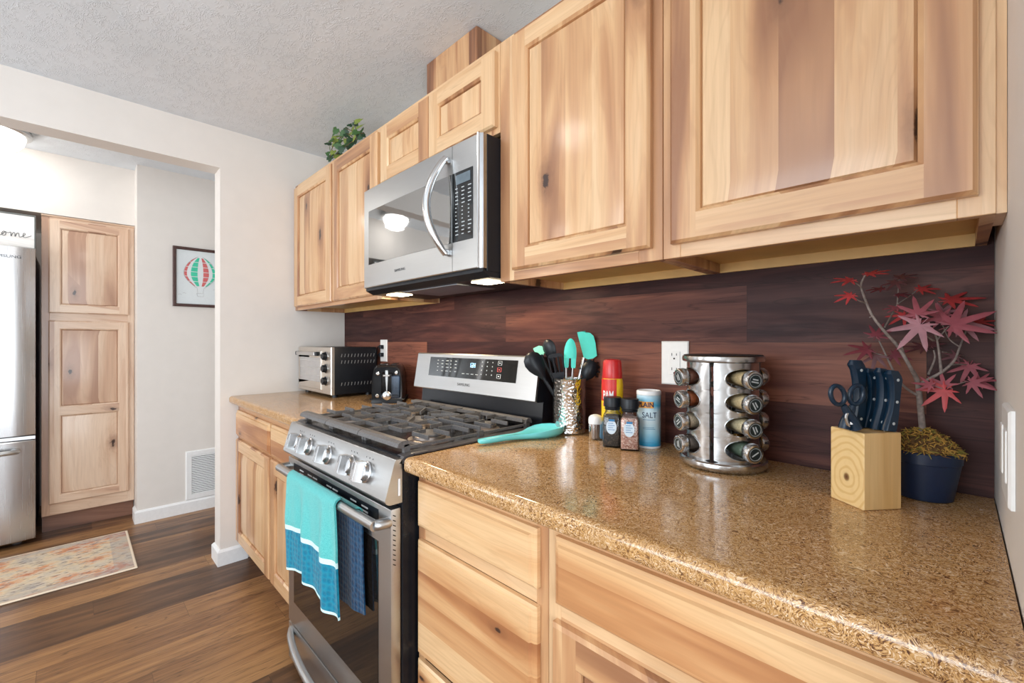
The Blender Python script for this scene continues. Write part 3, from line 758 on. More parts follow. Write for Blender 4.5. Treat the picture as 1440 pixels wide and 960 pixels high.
door(PF, -1.368, -.986, 1.394, 1.984, t, stile=.050, mats=[W_PV, W_PH]); door(PF, -1.368, -.986, .190, 1.346, t, stile=.050, splits=(.772,), mats=[W_PV, W_PH])

# refrigerator
FX = -2.10
t = thing('refrigerator', (-2.4, -1.86, 0), 'stainless steel bottom-freezer refrigerator beside the pantry', 'refrigerator')
fy0, fy1 = -2.32, -1.418
m = MB(); m.box(-2.92, FX - .065, fy0 + .01, fy1 - .010, .03, 1.765, .004)
for yy in (fy0 + .08, fy1 - .08):
    for xx in (-2.85, FX - .12): m.lathe([(.02, 0), (.02, .035)], Matrix.Translation((xx, yy, 0)), 12)
m.build('cabinet', plain('fridge_side_grey', srgb(92, 92, 96), .4), t, 20)
def fdoor(name, ya, yb, za, zb, lo=None):
    m = MB(); L = []; N = 14
    for k in range(N + 1):
        y = ya + (yb - ya) * k / N; u = (y - (fy0 + fy1) / 2) / ((fy1 - fy0) / 2)
        e = .012 * max(0, abs(u) - .86) / .14
        xf = FX - .010 * u * u - e
        L.append([(FX - .062, y, za), (xf - .006, y, za), (xf, y, za + .006), (xf, y, zb - .006), (xf - .006, y, zb), (FX - .062, y, zb)])
    m.loft(L, 0, True, True); return m.build(name, M_STEELV, t, 40)
ym = (fy0 + fy1) / 2
d1 = fdoor('door', ym + .003, fy1, .655, 1.772); d2 = fdoor('door', fy0, ym - .003, .655, 1.772); d3 = fdoor('freezer_drawer', fy0, fy1, .035, .628)
m = MB(); m.box(FX - .06, FX - .022, fy0, fy1, .632, .651); m.build('gasket', M_CHROME, t, 0)
for d, yy in ((d1, ym + .045), (d2, ym - .045)):
    m = MB(); m.tube(smooth_path([(FX - .002, yy, .76), (FX + .05, yy, .79), (FX + .055, yy, 1.2), (FX + .05, yy, 1.61), (FX - .002, yy, 1.64)], 6), .013, 12); m.build('handle', M_STEEL, d, 40)
m = MB(); m.tube(smooth_path([(FX - .002, fy0 + .10, .575), (FX + .05, fy0 + .12, .575), (FX + .056, ym, .575), (FX + .05, fy1 - .10, .575), (FX - .002, fy1 - .085, .575)], 6), .014, 12); m.build('handle', M_STEEL, d3, 40)
text('logo', 'SAMSUNG', .022, (FX - .0035, -1.535, 1.708), (0, 1, 0), (0, 0, 1), M_GREYPRINT, d1, sx=1.25)
# cursive sign on top of the refrigerator
t = thing('wooden_sign', (-2.18, -1.9, 1.768), 'long whitewashed board sign with cursive lettering standing on the refrigerator', 'sign')
m = MB(); m.box(-2.195, -2.172, -2.36, -1.424, 1.7655, 1.968, .001); m.build('board', wood('whitewashed_board', 'x', [srgb(218, 212, 206), srgb(230, 226, 222), srgb(238, 235, 231), srgb(244, 242, 239)], .3, False, .55), t, 0)
m = MB(); m.box(-2.198, -2.168, -2.37, -1.418, 1.968, 1.976, .001); m.box(-2.198, -2.168, -1.424, -1.418, 1.7655, 1.968, .001); m.build('edge_frame', plain('sign_frame_grey', srgb(96, 100, 98), .5), t, 0)
pts2 = [(-1.2, .1), (-.6, .5), (.1, 2.1), (.3, 2.7), (.05, 2.6), (-.1, .9), (-.12, .0), (.2, .8), (.6, .95), (.75, .5), (.85, .05), (1.3, .2), (1.9, .9), (1.6, .95), (1.35, .5), (1.55, .05), (1.95, .2), (2.05, .7), (1.9, .95), (2.5, .75),
        (2.9, .95), (2.95, .05), (3.3, .85), (3.6, .9), (3.65, .05), (4.0, .85), (4.3, .9), (4.4, .1), (4.8, .15), (5.3, .55), (5.5, .9), (5.2, 1.0), (5.05, .5), (5.3, .05), (5.9, .25), (6.6, .6)]
m = MB(); m.tube([(-2.1705, -1.436 + (u - 6.6) * .0225, 1.836 + v * .026) for u, v in [(p.x, p.y) for p in smooth_path([(a, b, 0) for a, b in pts2], 6)]], .0013, 6)
m.build('lettering', M_GREYPRINT, t, 40)

# rug
def mk_rug():
    t = NT('faded_rug'); o = t.obj(); x, y, z = t.sep(o)
    n1 = t.noise(t.comb(t.mul(x, 30), t.mul(y, 14)), 1, 4, .7); n2 = t.noise(o, 5.5, 3); n3 = t.noise(t.comb(t.mul(x, 60), t.mul(y, 18)), 1, 3, .7)
    c = t.ramp(n2, [(.36, srgb(176, 168, 160)), (.47, srgb(222, 200, 166)), (.56, srgb(214, 156, 118)), (.68, srgb(190, 112, 90))])
    c = t.mix(t.ramp(n1, [(.46, 0.0), (.54, .75)]), c, srgb(214, 200, 180))
    c = t.mix(t.ramp(n3, [(.36, .85), (.45, 0.0)]), c, srgb(118, 104, 108))
    bx = t.math('ABSOLUTE', x); by = t.math('ABSOLUTE', y)
    edge = t.math('MAXIMUM', t.math('GREATER_THAN', bx, .255), t.math('GREATER_THAN', by, .59))
    c = t.mix(t.mul(edge, .4), c, srgb(158, 156, 158))
    bind = t.math('MAXIMUM', t.math('GREATER_THAN', bx, .313), t.math('GREATER_THAN', by, .668))
    c = t.mix(bind, c, srgb(232, 216, 194)); t.bump(n1, .4, .003)
    return t.fin(c, .95, Specular_IOR_Level=.1)
o = bpy.data.objects.new('floor_rug', None)
m = MB(); m.box(-.325, .325, -.68, .68, 0, .007, .003, M=None)
ro = m.build('floor_rug', mk_rug(), None, 30); ro.location = (-1.645, -1.69, 0.0005)
tag(ro, 'faded multicolour runner rug on the plank floor in front of the pantry', 'rug')

# picture of a hot-air balloon
t = thing('picture_frame', (-2.083, -.61, 1.67), 'dark framed print of a striped hot-air balloon on the corridor wall', 'picture')
ya, yb, za, zb = -.766, -.446, 1.461, 1.881; fw = .020
m = MB()
lp = []
for d, wv in ((0, .001), (0, .020), (.004, .023), (fw - .004, .023), (fw, .018), (fw, .001)):
    lp.append([(-2.085 + wv, a, b) for a, b in rect(ya + d, yb - d, za + d, zb - d)])
m.loft(lp); m.build('frame', plain('espresso_frame', srgb(72, 46, 42), .4, speckle=.2), t, 20)
m = MB(); xp = -2.074
m.face([(xp, a, b) for a, b in rect(ya + fw, yb - fw, za + fw, zb - fw)], 0)
cy, cz, rx, rz = -.606, 1.722, .098, .095
def bal(phi, v):   # v 1 top .. 0 neck
    if v > .45: a = (v - .45) / .55; W = math.cos(a * PI / 2) ** .6 if a < 1 else 0; W = max(W, .12)
    else: q = v / .45; W = .22 + .78 * math.sin(q * PI / 2)
    return cy + rx * W * math.sin(phi), cz - .125 + v * .225
strips = [(-1.35, -.95, 1), (-.62, -.18, 2), (.18, .55, 1), (.85, 1.25, 2)]
for a, b, mi in strips:
    for k in range(6):
        v0, v1 = .06 + k * .153, .06 + k * .153 + .135
        for j in range(3):
            w0, w1 = v0 + (v1 - v0) * j / 3, v0 + (v1 - v0) * (j + 1) / 3
            q = [bal(a, w0), bal(b, w0), bal(b, w1), bal(a, w1)]
            m.face([(xp + .0006, y, z) for y, z in q], mi)
for sgn in (-1, 1):
    m.tube([(xp + .0004, *bal(sgn * PI / 2, k / 20)) for k in range(21)], .0012, 5, 3)
    m.tube([(xp + .0004, cy + sgn * .02, cz - .125), (xp + .0004, cy + sgn * .016, cz - .16)], .0008, 5, 3)
bz = cz - .185
m.tube([(xp + .0004, cy + a, b) for a, b in ((-.022, bz + .022), (.022, bz + .022), (.017, bz), (-.017, bz), (-.022, bz + .022))], .001, 5, 3)
for y, z in ((-.70, 1.555), (-.725, 1.545), (-.50, 1.575), (-.52, 1.59), (-.49, 1.61)):
    m.tube([(xp + .0004, y - .010, z), (xp + .0004, y, z + .004), (xp + .0004, y + .010, z - .002)], .0009, 5, 3)
m.build('print', [plain('print_paper', srgb(222, 228, 230), .3, speckle=.01), plain('print_coral', srgb(208, 104, 104), .5), plain('print_green', srgb(64, 196, 160), .5), plain('print_line', srgb(172, 170, 172), .6)], t, 0)

# return-air grille
t = thing('air_vent', (-2.083, -.56, .23), 'white louvred return air grille low on the corridor wall', 'vent')
m = MB(); ya, yb, za, zb = -.692, -.43, .086, .433
lp = [[(-2.085 + wv, a, b) for a, b in rect(ya + d, yb - d, za + d, zb - d)] for d, wv in ((0, .0005), (.001, .006), (.006, .009), (.034, .009), (.036, .003))]
m.loft(lp); m.build('grille_frame', M_TRIMW, t, 20)
box(-2.0848, -2.0838, ya + .03, yb - .03, za + .03, zb - .03).build('backing', M_DARKSLOT, t, 0)
m = MB(); n = 22
for k in range(n):
    z = za + .040 + k * (zb - za - .080) / (n - 1)
    m.prism([(-2.0836, z + .0040), (-2.0765, z - .0026), (-2.0760, z - .0038), (-2.0836, z + .0022)], ya + .034, yb - .034, 'y')
m.build('louvre', M_TRIMW, t, 0)

# ceiling lamps
def lamp(x, y, z, label):
    t = thing('ceiling_lamp', (x, y, z), label, 'ceiling lamp')
    M = Matrix.Translation((x, y, z))
    MB().lathe([(.12, 0), (.172, -.004), (.182, -.016), (.182, -.034), (.172, -.044), (.158, -.046)], M, 48, cap1=True).build('base_ring', mk_steel('brushed_nickel', (.50, .51, .52), .32), t, 40)
    pr = [(.156, -.0465)] + [(.156 * math.cos(a * PI / 20), -.0465 - .105 * math.sin(a * PI / 20)) for a in range(1, 10)] + [(.004, -.1520)]
    MB().lathe(pr, M, 48).build('dome_shade', M_LAMP, t, 60)
    MB().lathe([(.010, -.151), (.011, -.158), (.005, -.166), (.001, -.168)], M, 16).build('finial', M_CHROME, t, 40)
lamp(-1.93, -1.60, ZF, 'round frosted dome ceiling lamp glowing above the refrigerator aisle')
lamp(.32, -1.30, ZC, 'round frosted dome ceiling lamp over the middle of the kitchen')

# ================================================================== COUNTER TOP THINGS
CZ = .9143
# toaster oven
t = thing('toaster_oven', (-.79, -.17, CZ), 'stainless front toaster oven with three black dials in the counter corner', 'toaster oven')
x0, x1, y0, y1, z0, z1 = -1.022, -.548, -.285, -.035, .930, 1.183
m = MB(); m.box(x0 + .004, x1, y0 + .008, y1, z0, z1, .006, seg=2)
m.build('shell', M_BLACKP, t, 30)
m = MB()
for xx in (x0 + .05, x1 - .04):
    for yy in (y0 + .03, y1 - .03): m.lathe([(.016, CZ), (.014, z0 + .001)], Matrix.Translation((xx, yy, 0)), 14)
m.build('foot', M_BLACKP, t, 30)
MT = plain('toaster_oven_front', srgb(205, 196, 186), .3, .75, .02)
m = MB(); lp = [[(a, y0 + wv, b) for a, b in rect(x0 + d, x1 - d, z0 + d, z1 - d)] for d, wv in ((0, .010), (0, -.004), (.004, -.009), (.016, -.009))]
m.loft(lp); m.face([(a, y0 - .009, b) for a, b in rect(x0 + .016, x1 - .016, z0 + .016, z1 - .016)]); m.build('front_panel', MT, t, 30)
xd = x1 - .118
m = MB(); lp = [[(a, y0 - wv, b) for a, b in rect(x0 + .022 + e, xd - e, z0 + .022 + e, z1 - .022 - e)] for e, wv in ((0, .009), (0, .013), (.002, .015))]
m.loft(lp)
wx0, wx1, wz0, wz1 = x0 + .045, xd - .012, z0 + .062, z1 - .058
def ringface(m, o, i, y):
    a, b, c, d_ = o; e, f, g, h = i
    m.face([(a, y, c), (b, y, c), (b, y, g), (a, y, g)]); m.face([(a, y, h), (b, y, h), (b, y, d_), (a, y, d_)])
    m.face([(a, y, g), (e, y, g), (e, y, h), (a, y, h)]); m.face([(f, y, g), (b, y, g), (b, y, h), (f, y, h)])
ringface(m, (x0 + .024, xd - .002, z0 + .024, z1 - .024), (wx0, wx1, wz0, wz1), y0 - .015)
dr = m.build('door', MT, t, 30)
box(wx0, wx1, y0 - .0145, y0 - .0125, wz0, wz1).build('window', plain('oven_pane', srgb(168, 164, 162), .08, .0, .05, 25, Specular_IOR_Level=.8), dr, 0)
m = MB()
for k in range(3): m.box(wx0, wx1, y0 - .0150, y0 - .0144, wz0 + .035 + k * .04, wz0 + .037 + k * .04)
m.build('rack_wire', plain('rack_wire_grey', srgb(205, 203, 200), .3, .6), dr, 0)
m = MB(); hz2 = z1 - .037
m.box(x0 + .03, xd - .045, y0 - .034, y0 - .024, hz2 - .010, hz2 + .010, .003); h_ = m.build('handle', M_CHROME, dr, 20)
m = MB(); m.box(xd - .046, xd - .018, y0 - .035, y0 - .0152, hz2 - .011, hz2 + .011, .003); m.box(x0 + .022, x0 + .032, y0 - .035, y0 - .0152, hz2 - .011, hz2 + .011, .003); m.build('handle_end', M_BLACKP, h_, 20)
for k in range(3):
    c = (x1 - .060, y0 - .009, z1 - .048 - k * .066); M = axisM(c, (0, -1, 0))
    kb = MB().lathe([(.024, 0), (.024, .004), (.0205, .006), (.019, .022), (.016, .024)], M, 24).build('dial', M_BLACKP, t, 30)
    MB().lathe([(.0245, .001), (.0262, .0015), (.0262, .004), (.0245, .0045)], M, 24, cap0=False, cap1=False).build('dial_ring', M_CHROME, kb, 40)
m = MB()
for zz in (z1 - .045, z1 - .080, z0 + .055):
    for k in range(11):
        y = y0 + .045 + k * .0185
        m.prism([(y, zz - .008), (y + .003, zz - .008), (y + .007, zz + .009), (y + .004, zz + .009)], x1 - .001, x1 + .0006, 'x')
m.build('side_louvre', plain('louvre_edge_grey', srgb(150, 152, 155), .4, .3), t, 0)

# toaster seen from its lever end
fc = Vector((-.172, -.178, 0)); tl = Vector((-.80, .60, 0)).normalized(); tw = Vector((tl.y, -tl.x, 0)) * -1
tw = Vector((.6, .8, 0))
t = thing('toaster', (fc.x - .1, fc.y + .07, CZ), 'glossy black two-slice toaster in front of the toaster oven', 'toaster')
def TP(u, v, z): p = fc + tw * u - tl * (-v) ; return Vector((p.x, p.y, CZ + z))
def tsec(v, hw0, hw1, zt, z0=.018):
    return [TP(-hw0, v, z0), TP(hw0, v, z0), TP(hw0 * 1.02, v, zt * .35), TP(hw0 * .97, v, zt * .7), TP(hw1 + .012, v, zt * .93), TP(hw1, v, zt), TP(-hw1, v, zt), TP(-hw1 - .012, v, zt * .93), TP(-hw0 * .97, v, zt * .7), TP(-hw0 * 1.02, v, zt * .35)]
m = MB(); m.loft([tsec(.004, .064, .040, .170), tsec(.0, .070, .046, .178), tsec(.012, .074, .050, .184), tsec(.10, .076, .052, .186), tsec(.19, .075, .050, .184), tsec(.21, .068, .044, .176)], 0, True, True)
m.build('shell', plain('gloss_black_shell', (.014, .016, .02), .12), t, 40)
m = MB(); m.loft([tsec(-.002, .069, .066, .020, 0), tsec(.0, .073, .072, .022, 0), tsec(.2, .073, .072, .022, 0), tsec(.204, .07, .066, .020, 0)], 0, True, True); m.build('base', M_BLACKP, t, 30)
TM_ = frameM(TP(0, 0, 0), tw, (0, 0, 1))
if TM_.col[2].xyz.dot(tl) > 0: TM_ = frameM(TP(0, 0, 0), -tw, (0, 0, 1))
m = MB(); m.box(-.028, .028, .045, .150, -.003, .0015, .006, M=TM_); m.build('lever_recess', plain('recess_black', (.004, .004, .005), .15), t, 30)
m = MB(); m.loft([[TM_ @ Vector((a, b, c)) for a, b in rect(-w_, w_, z_, z_ + .001)] for w_, z_, c in ((.006, .052, .003), (.006, .052, .003))]); m = MB()
m.loft([[TM_ @ Vector(q) for q in ((-w_, z_, 0.001), (w_, z_, 0.001), (w_ * .7, z_, .010), (-w_ * .7, z_, .010))] for w_, z_ in ((.002, .050), (.004, .075), (.007, .110), (.009, .150), (.008, .160))], 0, True, True)
m.box(-.016, .016, .132, .140, .004, .020, .002, M=TM_); m.build('lever', M_STEEL, t, 30)
m = MB(); m.box(.000, .060, .026, .134, -.003, .0012, .004, M=TM_); m.box(-.030, .060, .026, .044, -.003, .0011, .003, M=TM_); m.build('front_plate', mk_steel('steel_with_blue_reflection', (.16, .20, .26), .2), t, 30)  # steel front; its blue reflection is put into the colour
kb = MB().lathe([(.021, 0), (.021, .003), (.017, .005), (.016, .013), (.012, .015)], TM_ @ Matrix.Translation((0, .038, .001)), 24).build('dial', M_CHROME, t, 30)
for u, z_ in ((-.045, .038), (-.042, .145), (.045, .148)):
    MB().lathe([(.0085, 0), (.0085, .003), (.006, .0045)], TM_ @ Matrix.Translation((u, z_, .001)), 16).build('button', M_CHROME, t, 30)
m = MB()
for du in (-.024, .024): m.loft([[TP(du - .011, .045, z_), TP(du + .011, .045, z_), TP(du + .011, .185, z_), TP(du - .011, .185, z_)] for z_ in (.180, .1868)], 0, True, True)
m.build('slot', M_DARKSLOT, t, 0)

# wall plates
def outlet(name, x, z, w_, h, label, style):
    t = thing(name, (x, -.001, z), label, 'outlet')
    m = MB(); lp = [[(a, -wv, b) for a, b in rect(x - w_ / 2 + d, x + w_ / 2 - d, z - h / 2 + d, z + h / 2 - d)] for d, wv in ((0, .0003), (0, .004), (.003, .0065))]
    m.loft(lp, 0, True, True); m.build('cover_plate', M_WHITEP, t, 20)
    if style == 'plugs':
        for dz in (.022, -.022):
            m = MB(); m.box(x - .017, x + .017, -.0078, -.006, z + dz - .015, z + dz + .015, .002); r_ = m.build('receptacle', M_WHITEP, t, 20)
            m = MB(); m.box(x - .012, x + .010, -.030, -.0081, z + dz - .012, z + dz + .010, .003); p = m.build('plug', M_BLACKP, r_, 30)
            m2 = MB(); m2.tube(smooth_path([(x - .011, -.022, z + dz), (x - .03, -.025, z + dz - .002), (x - .05, -.02, z + dz - .03), (x - .07, -.012, z + dz - .09), (x - .06, -.012, .93)], 5), .003, 8); m2.build('cord', M_BLACKP, r_, 40)
    else:
        m = MB(); m.box(x - .017, x + .017, -.0085, -.006, z - .034, z + .034, .001); r_ = m.build('receptacle', M_WHITEP, t, 20)
        m = MB()
        for dz in (.021, -.021):
            for dx_, hh in ((-.007, .008), (.007, .0065)): m.box(x + dx_ - .0009, x + dx_ + .0009, -.0090, -.0083, z + dz - hh / 2 + .004, z + dz + hh / 2 + .004)
            m.lathe([(.0026, 0), (.0026, .0006)], axisM((x, -.0084, z + dz - .008), (0, -1, 0)), 12)
        m.build('socket_slot', M_DARKSLOT, r_, 0)
outlet('wall_outlet', 1.187, 1.151, .082, .127, 'white wall outlet on dark backsplash behind the spice rack', 'decora')
outlet('wall_outlet', -.524, 1.162, .074, .124, 'white wall outlet with two black plugs above the toaster', 'plugs')
t = thing('light_switch', (XR - .001, -.36, 1.07), 'white switch plate on the right wall above the counter', 'light switch')
m = MB(); lp = [[(XR - wv, a, b) for a, b in rect(-.430 + d, -.315 - d, 1.005 + d, 1.128 - d)] for d, wv in ((0, .0003), (0, .004), (.003, .0065))]
m.loft(lp, 0, True, True); m.build('cover_plate', M_WHITEP, t, 20)
for c in (-.393, -.332):
    m = MB(); m.box(XR - .0080, XR - .006, c - .016, c + .016, 1.033, 1.100, .0015); m.build('rocker', M_WHITEP, t, 20)

# spoon rest
t = MB(); A_, B_ = Vector((.803, -.415, CZ)), Vector((.850, -.205, CZ)); ax = (B_ - A_); L_ = ax.length; ax.normalize(); px_ = Vector((ax.y, -ax.x, 0))
secs = [(-.012, .004, .010, .010), (-.008, .010, .012, .006), (.02, .013, .013, .004), (.07, .012, .015, .005), (.12, .014, .015, .004), (.155, .025, .016, .002), (.185, .039, .021, .001), (.215, .047, .025, .0), (.245, .046, .027, .0), (.27, .037, .027, .001), (.288, .022, .026, .008), (.294, .008, .025, .018)]
L = []; R_ = []
for s_, hw, top, bot in secs:
    c = A_ + ax * s_; ring = []
    dep = max(.0, min(.020, (hw - .014) * .6)); z_t = top + .004
    prof = [(-1, z_t), (-.96, z_t + .001), (-.85, z_t - dep * .35), (-.5, z_t - dep * .9), (0, z_t - dep), (.5, z_t - dep * .9), (.85, z_t - dep * .35), (.96, z_t + .001), (1, z_t), (.9, bot + (z_t - bot) * .45), (.55, bot), (0, bot), (-.55, bot), (-.9, bot + (z_t - bot) * .45)]
    L.append([c + px_ * (hw * a) + Vector((0, 0, b)) for a, b in prof])
t.loft(L, 0, True, True)
tag(t.build('spoon_rest', M_SPOON, None, 60), 'turquoise ceramic spoon rest on the counter beside the cooktop', 'spoon rest')

# utensil canister
CC = (.862, -.084)
m = MB(); r0 = .054; H_ = .178
m.lathe([(.050, 0), (r0, .004), (r0, H_ - .004), (r0 + .0015, H_), (r0 - .0005, H_ + .001), (r0 - .003, H_ - .003), (r0 - .003, .006), (.001, .005)], Matrix.Translation((*CC, CZ)), 40, cap1=False)
tag(m.build('utensil_canister', M_HAMMER, None, 40), 'hammered stainless canister holding kitchen utensils beside the range', 'canister')
# a utensil is drawn along its own axis: base inside the canister, head above
def uframe(px, py, back, base):
    """axis from a point in the canister to the head point seen at px,py"""
    h = at(px, py, *CC, back); b = Vector((*base, CZ + .022)); ax = (h - b).normalized()
    return b, h, ax
VIEW = Vector((CC[0] - CAM.x, CC[1] - CAM.y, 0)).normalized(); RIGHT = Vector((-VIEW.y, VIEW.x, 0)) * -1
def head_mesh(m, c, ax, outline, th=.003, cup=0.0, turn=0.0, mi=0, bendv=0.0):
    """outline: list of (s along axis, half width left, half width right); loft of closed sections"""
    sd = (RIGHT - ax * RIGHT.dot(ax)).normalized(); nn = sd.cross(ax); q = Quaternion(ax, turn); sd = q @ sd; nn = q @ nn
    L = []
    for s_, a, b in outline:
        p = c + ax * s_ + nn * (bendv * s_ * s_); f = []; bk = []
        for k in range(9):
            u = -1 + k / 4; x = (-a if u < 0 else b) * abs(u); d = cup * (1 - u * u) * min(1, (a + b) / .05)
            f.append(p + sd * x + nn * (d + th / 2)); bk.append(p + sd * x + nn * (d - th / 2))
        L.append(f + bk[::-1])
    m.loft(L, mi, True, True)
def utensil(name, label, px, py, back, base, mat, outline, handle_mat=None, th=.003, cup=0.0, turn=0.0, extra=None, hr=.006, down=.0, bendv=0.0, lean=0.0):
    b, h, ax = uframe(px, py, back, base)
    ln = (h - b).length
    t = thing(name, b, label, 'utensil', None)
    m = MB(); s0 = min(o_[0] for o_ in outline)
    m.tube([b, b + ax * (ln + s0 + .004)], [hr * .8, hr], 10); m.build('handle', handle_mat or mat, t, 40)
    m = MB(); head_mesh(m, h, Quaternion(VIEW, lean) @ ax, outline, th, cup, turn, 0, bendv)
    if extra: extra(m, h, ax)
    m.build('head', mat, t, 40); return t
spoon_o = [(-.060, .006, .006), (-.045, .012, .012), (-.03, .022, .022), (-.012, .030, .030), (.008, .033, .033), (.025, .028, .028), (.037, .016, .016), (.041, .004, .004)]
utensil('serving_spoon', 'black serving spoon leaning far left in the steel canister', 752, 511, .00, (.868, -.075), M_BLACKP, spoon_o, cup=.012, turn=.3)
utensil('serving_spoon', 'black spoon standing tall behind the slotted turner in the canister', 773, 491, .035, (.862, -.060), M_BLACKP, [(a * .85, b * .75, c * .75) for a, b, c in spoon_o], cup=.010, turn=-.5)
def slots(m, h, ax): pass
# slotted turner: four tines joined at both ends
def slotted(px, py, back, base, label):
    b, h, ax = uframe(px, py, back, base); t = thing('slotted_turner', b, label, 'utensil')
    MB().tube([b, h - ax * .045], .006, 10).build('handle', M_BLACKP, t, 40)
    m = MB(); head_mesh(m, h, ax, [(-.055, .006, .006), (-.04, .016, .018), (-.022, .023, .023)], .004); head_mesh(m, h, ax, [(.028, .025, .025), (.036, .022, .022), (.040, .014, .014)], .004)
    sd = (RIGHT - ax * RIGHT.dot(ax)).normalized()
    for k in range(4):
        o_ = -.021 + k * .014; m.tube([h + sd * o_ - ax * .024, h + sd * o_ * 1.08 + ax * .030], .0032, 8)
    m.build('head', M_BLACKP, t, 40)
slotted(783, 514, -.02, (.858, -.092), 'black slotted turner at the front left of the steel canister')
utensil('spatula', 'pale mint spatula tip peeking out behind the black spoons in the canister', 758, 493, .055, (.872, -.062), M_MINT, [(-.020, .006, .006), (-.012, .012, .016), (.010, .016, .016), (.016, .014, .006)], handle_mat=M_BLACKP, th=.005, turn=.2)
# tongs
b, h, ax = uframe(802, 495, -.005, (.866, -.098)); t = thing('kitchen_tongs', b, 'turquoise-tipped steel tongs upright in the middle of the steel canister', 'tongs')
sd = (RIGHT - ax * RIGHT.dot(ax)).normalized()
m = MB()
for sgn in (-1, 1): m.tube([b + sd * sgn * .003, h - ax * .040 + sd * sgn * .0115], .0045, 10, flat=.6)
m.build('arm', M_STEEL, t, 40)
m = MB()
for sgn in (-1, 1): head_mesh(m, h + sd * sgn * .0115, ax, [(-.052, .006, .006), (-.046, .0075, .0075), (-.016, .0085, .0085)], .008, .002)
head_mesh(m, h, ax, [(-.020, .020, .020), (-.004, .0205, .0205), (.014, .019, .019), (.030, .0145, .0145), (.040, .009, .009), (.045, .003, .003)], .009, .004)
m.build('tip', M_TEAL, t, 40)
utensil('spatula', 'large turquoise silicone spatula, the tallest utensil in the canister', 826, 484, .02, (.848, -.076), M_TEAL, [(-.050, .006, .010), (-.043, .020, .024), (.0, .023, .027), (.024, .025, .025), (.036, .026, .016), (.046, .026, -.014)], M_STEEL, .005, lean=-.42)
# pasta server
b, h, ax = uframe(829, 519, .01, (.848, -.094)); t = thing('pasta_server', b, 'black toothed pasta server leaning right in the steel canister', 'utensil')
MB().tube([b, h - ax * .03], .006, 10).build('handle', M_BLACKP, t, 40)
m = MB(); head_mesh(m, h, ax, [(-.038, .008, .008), (-.022, .022, .022), (.0, .027, .027), (.02, .024, .024), (.03, .014, .014)], .004, .014)
sd = (RIGHT - ax * RIGHT.dot(ax)).normalized(); nn = sd.cross(ax)
for k in range(9):
    a = -1.9 + k * 3.8 / 8; d = (ax * math.cos(a) * .028 + sd * math.sin(a) * .027)
    p = h + d; m.tube([p, p + d * .35 + nn * -.006 * 0 - nn * .012], [.0042, .002], 8)
m.build('head', M_BLACKP, t, 40)

# toothpick jar
t = thing('toothpick_jar', (.985, -.112, CZ), 'small clear toothpick jar with a white dome cap beside the steel canister', 'jar')
M = Matrix.Translation((.985, -.112, CZ))
MB().lathe([(.019, 0), (.0205, .002), (.0205, .045), (.0185, .050), (.0195, .0495), (.0195, .003), (.001, .002)], M, 28, cap1=False).build('container', M_GLASS, t, 40)
m = MB(); rr = random.Random(5)
for k in range(70):
    a, r = rr.random() * 6.28, .0175 * math.sqrt(rr.random()); p = Vector((.985 + r * math.cos(a), -.112 + r * math.sin(a), CZ + .003))
    m.tube([p, p + Vector((rr.uniform(-.001, .001), rr.uniform(-.001, .001), .046))], .0011, 5)
m.build('toothpicks', plain('toothpick_wood', srgb(196, 160, 140), .7), t, 0, kind='stuff')
MB().lathe([(.0215, .048), (.0218, .060), (.0205, .067), (.0155, .0725), (.007, .0755), (.001, .076)], M, 28, cap1=False).build('cap', M_WHITEP, t, 50)

# cooking spray
sx_, sy_ = 1.024, -.080
t = thing('cooking_spray', (sx_, sy_, CZ), 'yellow and red aerosol cooking spray can with a red cap', 'spray can')
M = Matrix.Translation((sx_, sy_, CZ)); va = math.atan2(CAM.y - sy_, CAM.x - sx_)
def mk_spray():
    t = NT('spray_can_label'); x, y, z = t.sep(t.obj()); n = t.noise(t.obj(), 30, 2)
    zz = t.add(z, t.mul(t.add(n, -.5), .006))
    base = t.ramp(t.math('DIVIDE', zz, .2), [(0.0, srgb(120, 176, 214)), (.27, srgb(160, 204, 224)), (.31, srgb(244, 208, 40)), (.80, srgb(246, 200, 36))], 'LINEAR')
    return t.fin(base, .3)
m = MB(); m.lathe([(.030, 0), (.0325, .003), (.0325, .165), (.0315, .180), (.0295, .1875)], M, 40); bo = m.build('can_body', mk_spray(), t, 40)
MB().lathe([(.030, .1876), (.0305, .190), (.029, .210), (.0275, .236), (.025, .243), (.016, .2455), (.001, .246)], M, 40, cap1=False).build('cap', plain('spray_cap_red', srgb(196, 40, 40), .3), t, 40)
def wrap_patch(m, x, y, zb, zt, r, a0, a1, n=10, mi=0):
    m.loft([[(x + r * math.cos(a0 + (a1 - a0) * k / n), y + r * math.sin(a0 + (a1 - a0) * k / n), CZ + z_) for k in range(n + 1)] for z_ in (zb, zt)], mi, closed=False)
M_SPR = plain('spray_red', srgb(206, 46, 40), .35)
m = MB(); wrap_patch(m, sx_, sy_, .120, .186, .0328, va - 1.35, va + .40); m.build('red_panel', M_SPR, bo, 60)
m = MB(); wrap_patch(m, sx_, sy_, .104, .114, .0328, va - 1.0, va + .1); m.build('red_band', plain('spray_pale_red', srgb(226, 130, 110), .4), bo, 60)
def wrap_text(name, s, size, x, y, z, r, ac, mat, parent, sx=1.0, off=0.0):
    """lettering bent around an upright cylinder, centred on angle ac"""
    o = text(name, s, size, (0, 0, 0), (1, 0, 0), (0, 1, 0), mat, parent, sx=sx, off=off)
    org = ORG.get(parent.name, Vector())
    for v in o.data.vertices:
        p = v.co + org; a = ac + p.x / r
        v.co = Vector((x + (r + .0003 + p.z) * math.cos(a), y + (r + .0003 + p.z) * math.sin(a), CZ + z + p.y)) - org
    return o
wrap_text('lettering', 'PAM', .036, sx_, sy_, .137, .0330, va - .40, M_WHITEP, bo, .50, .0006)
m = MB()
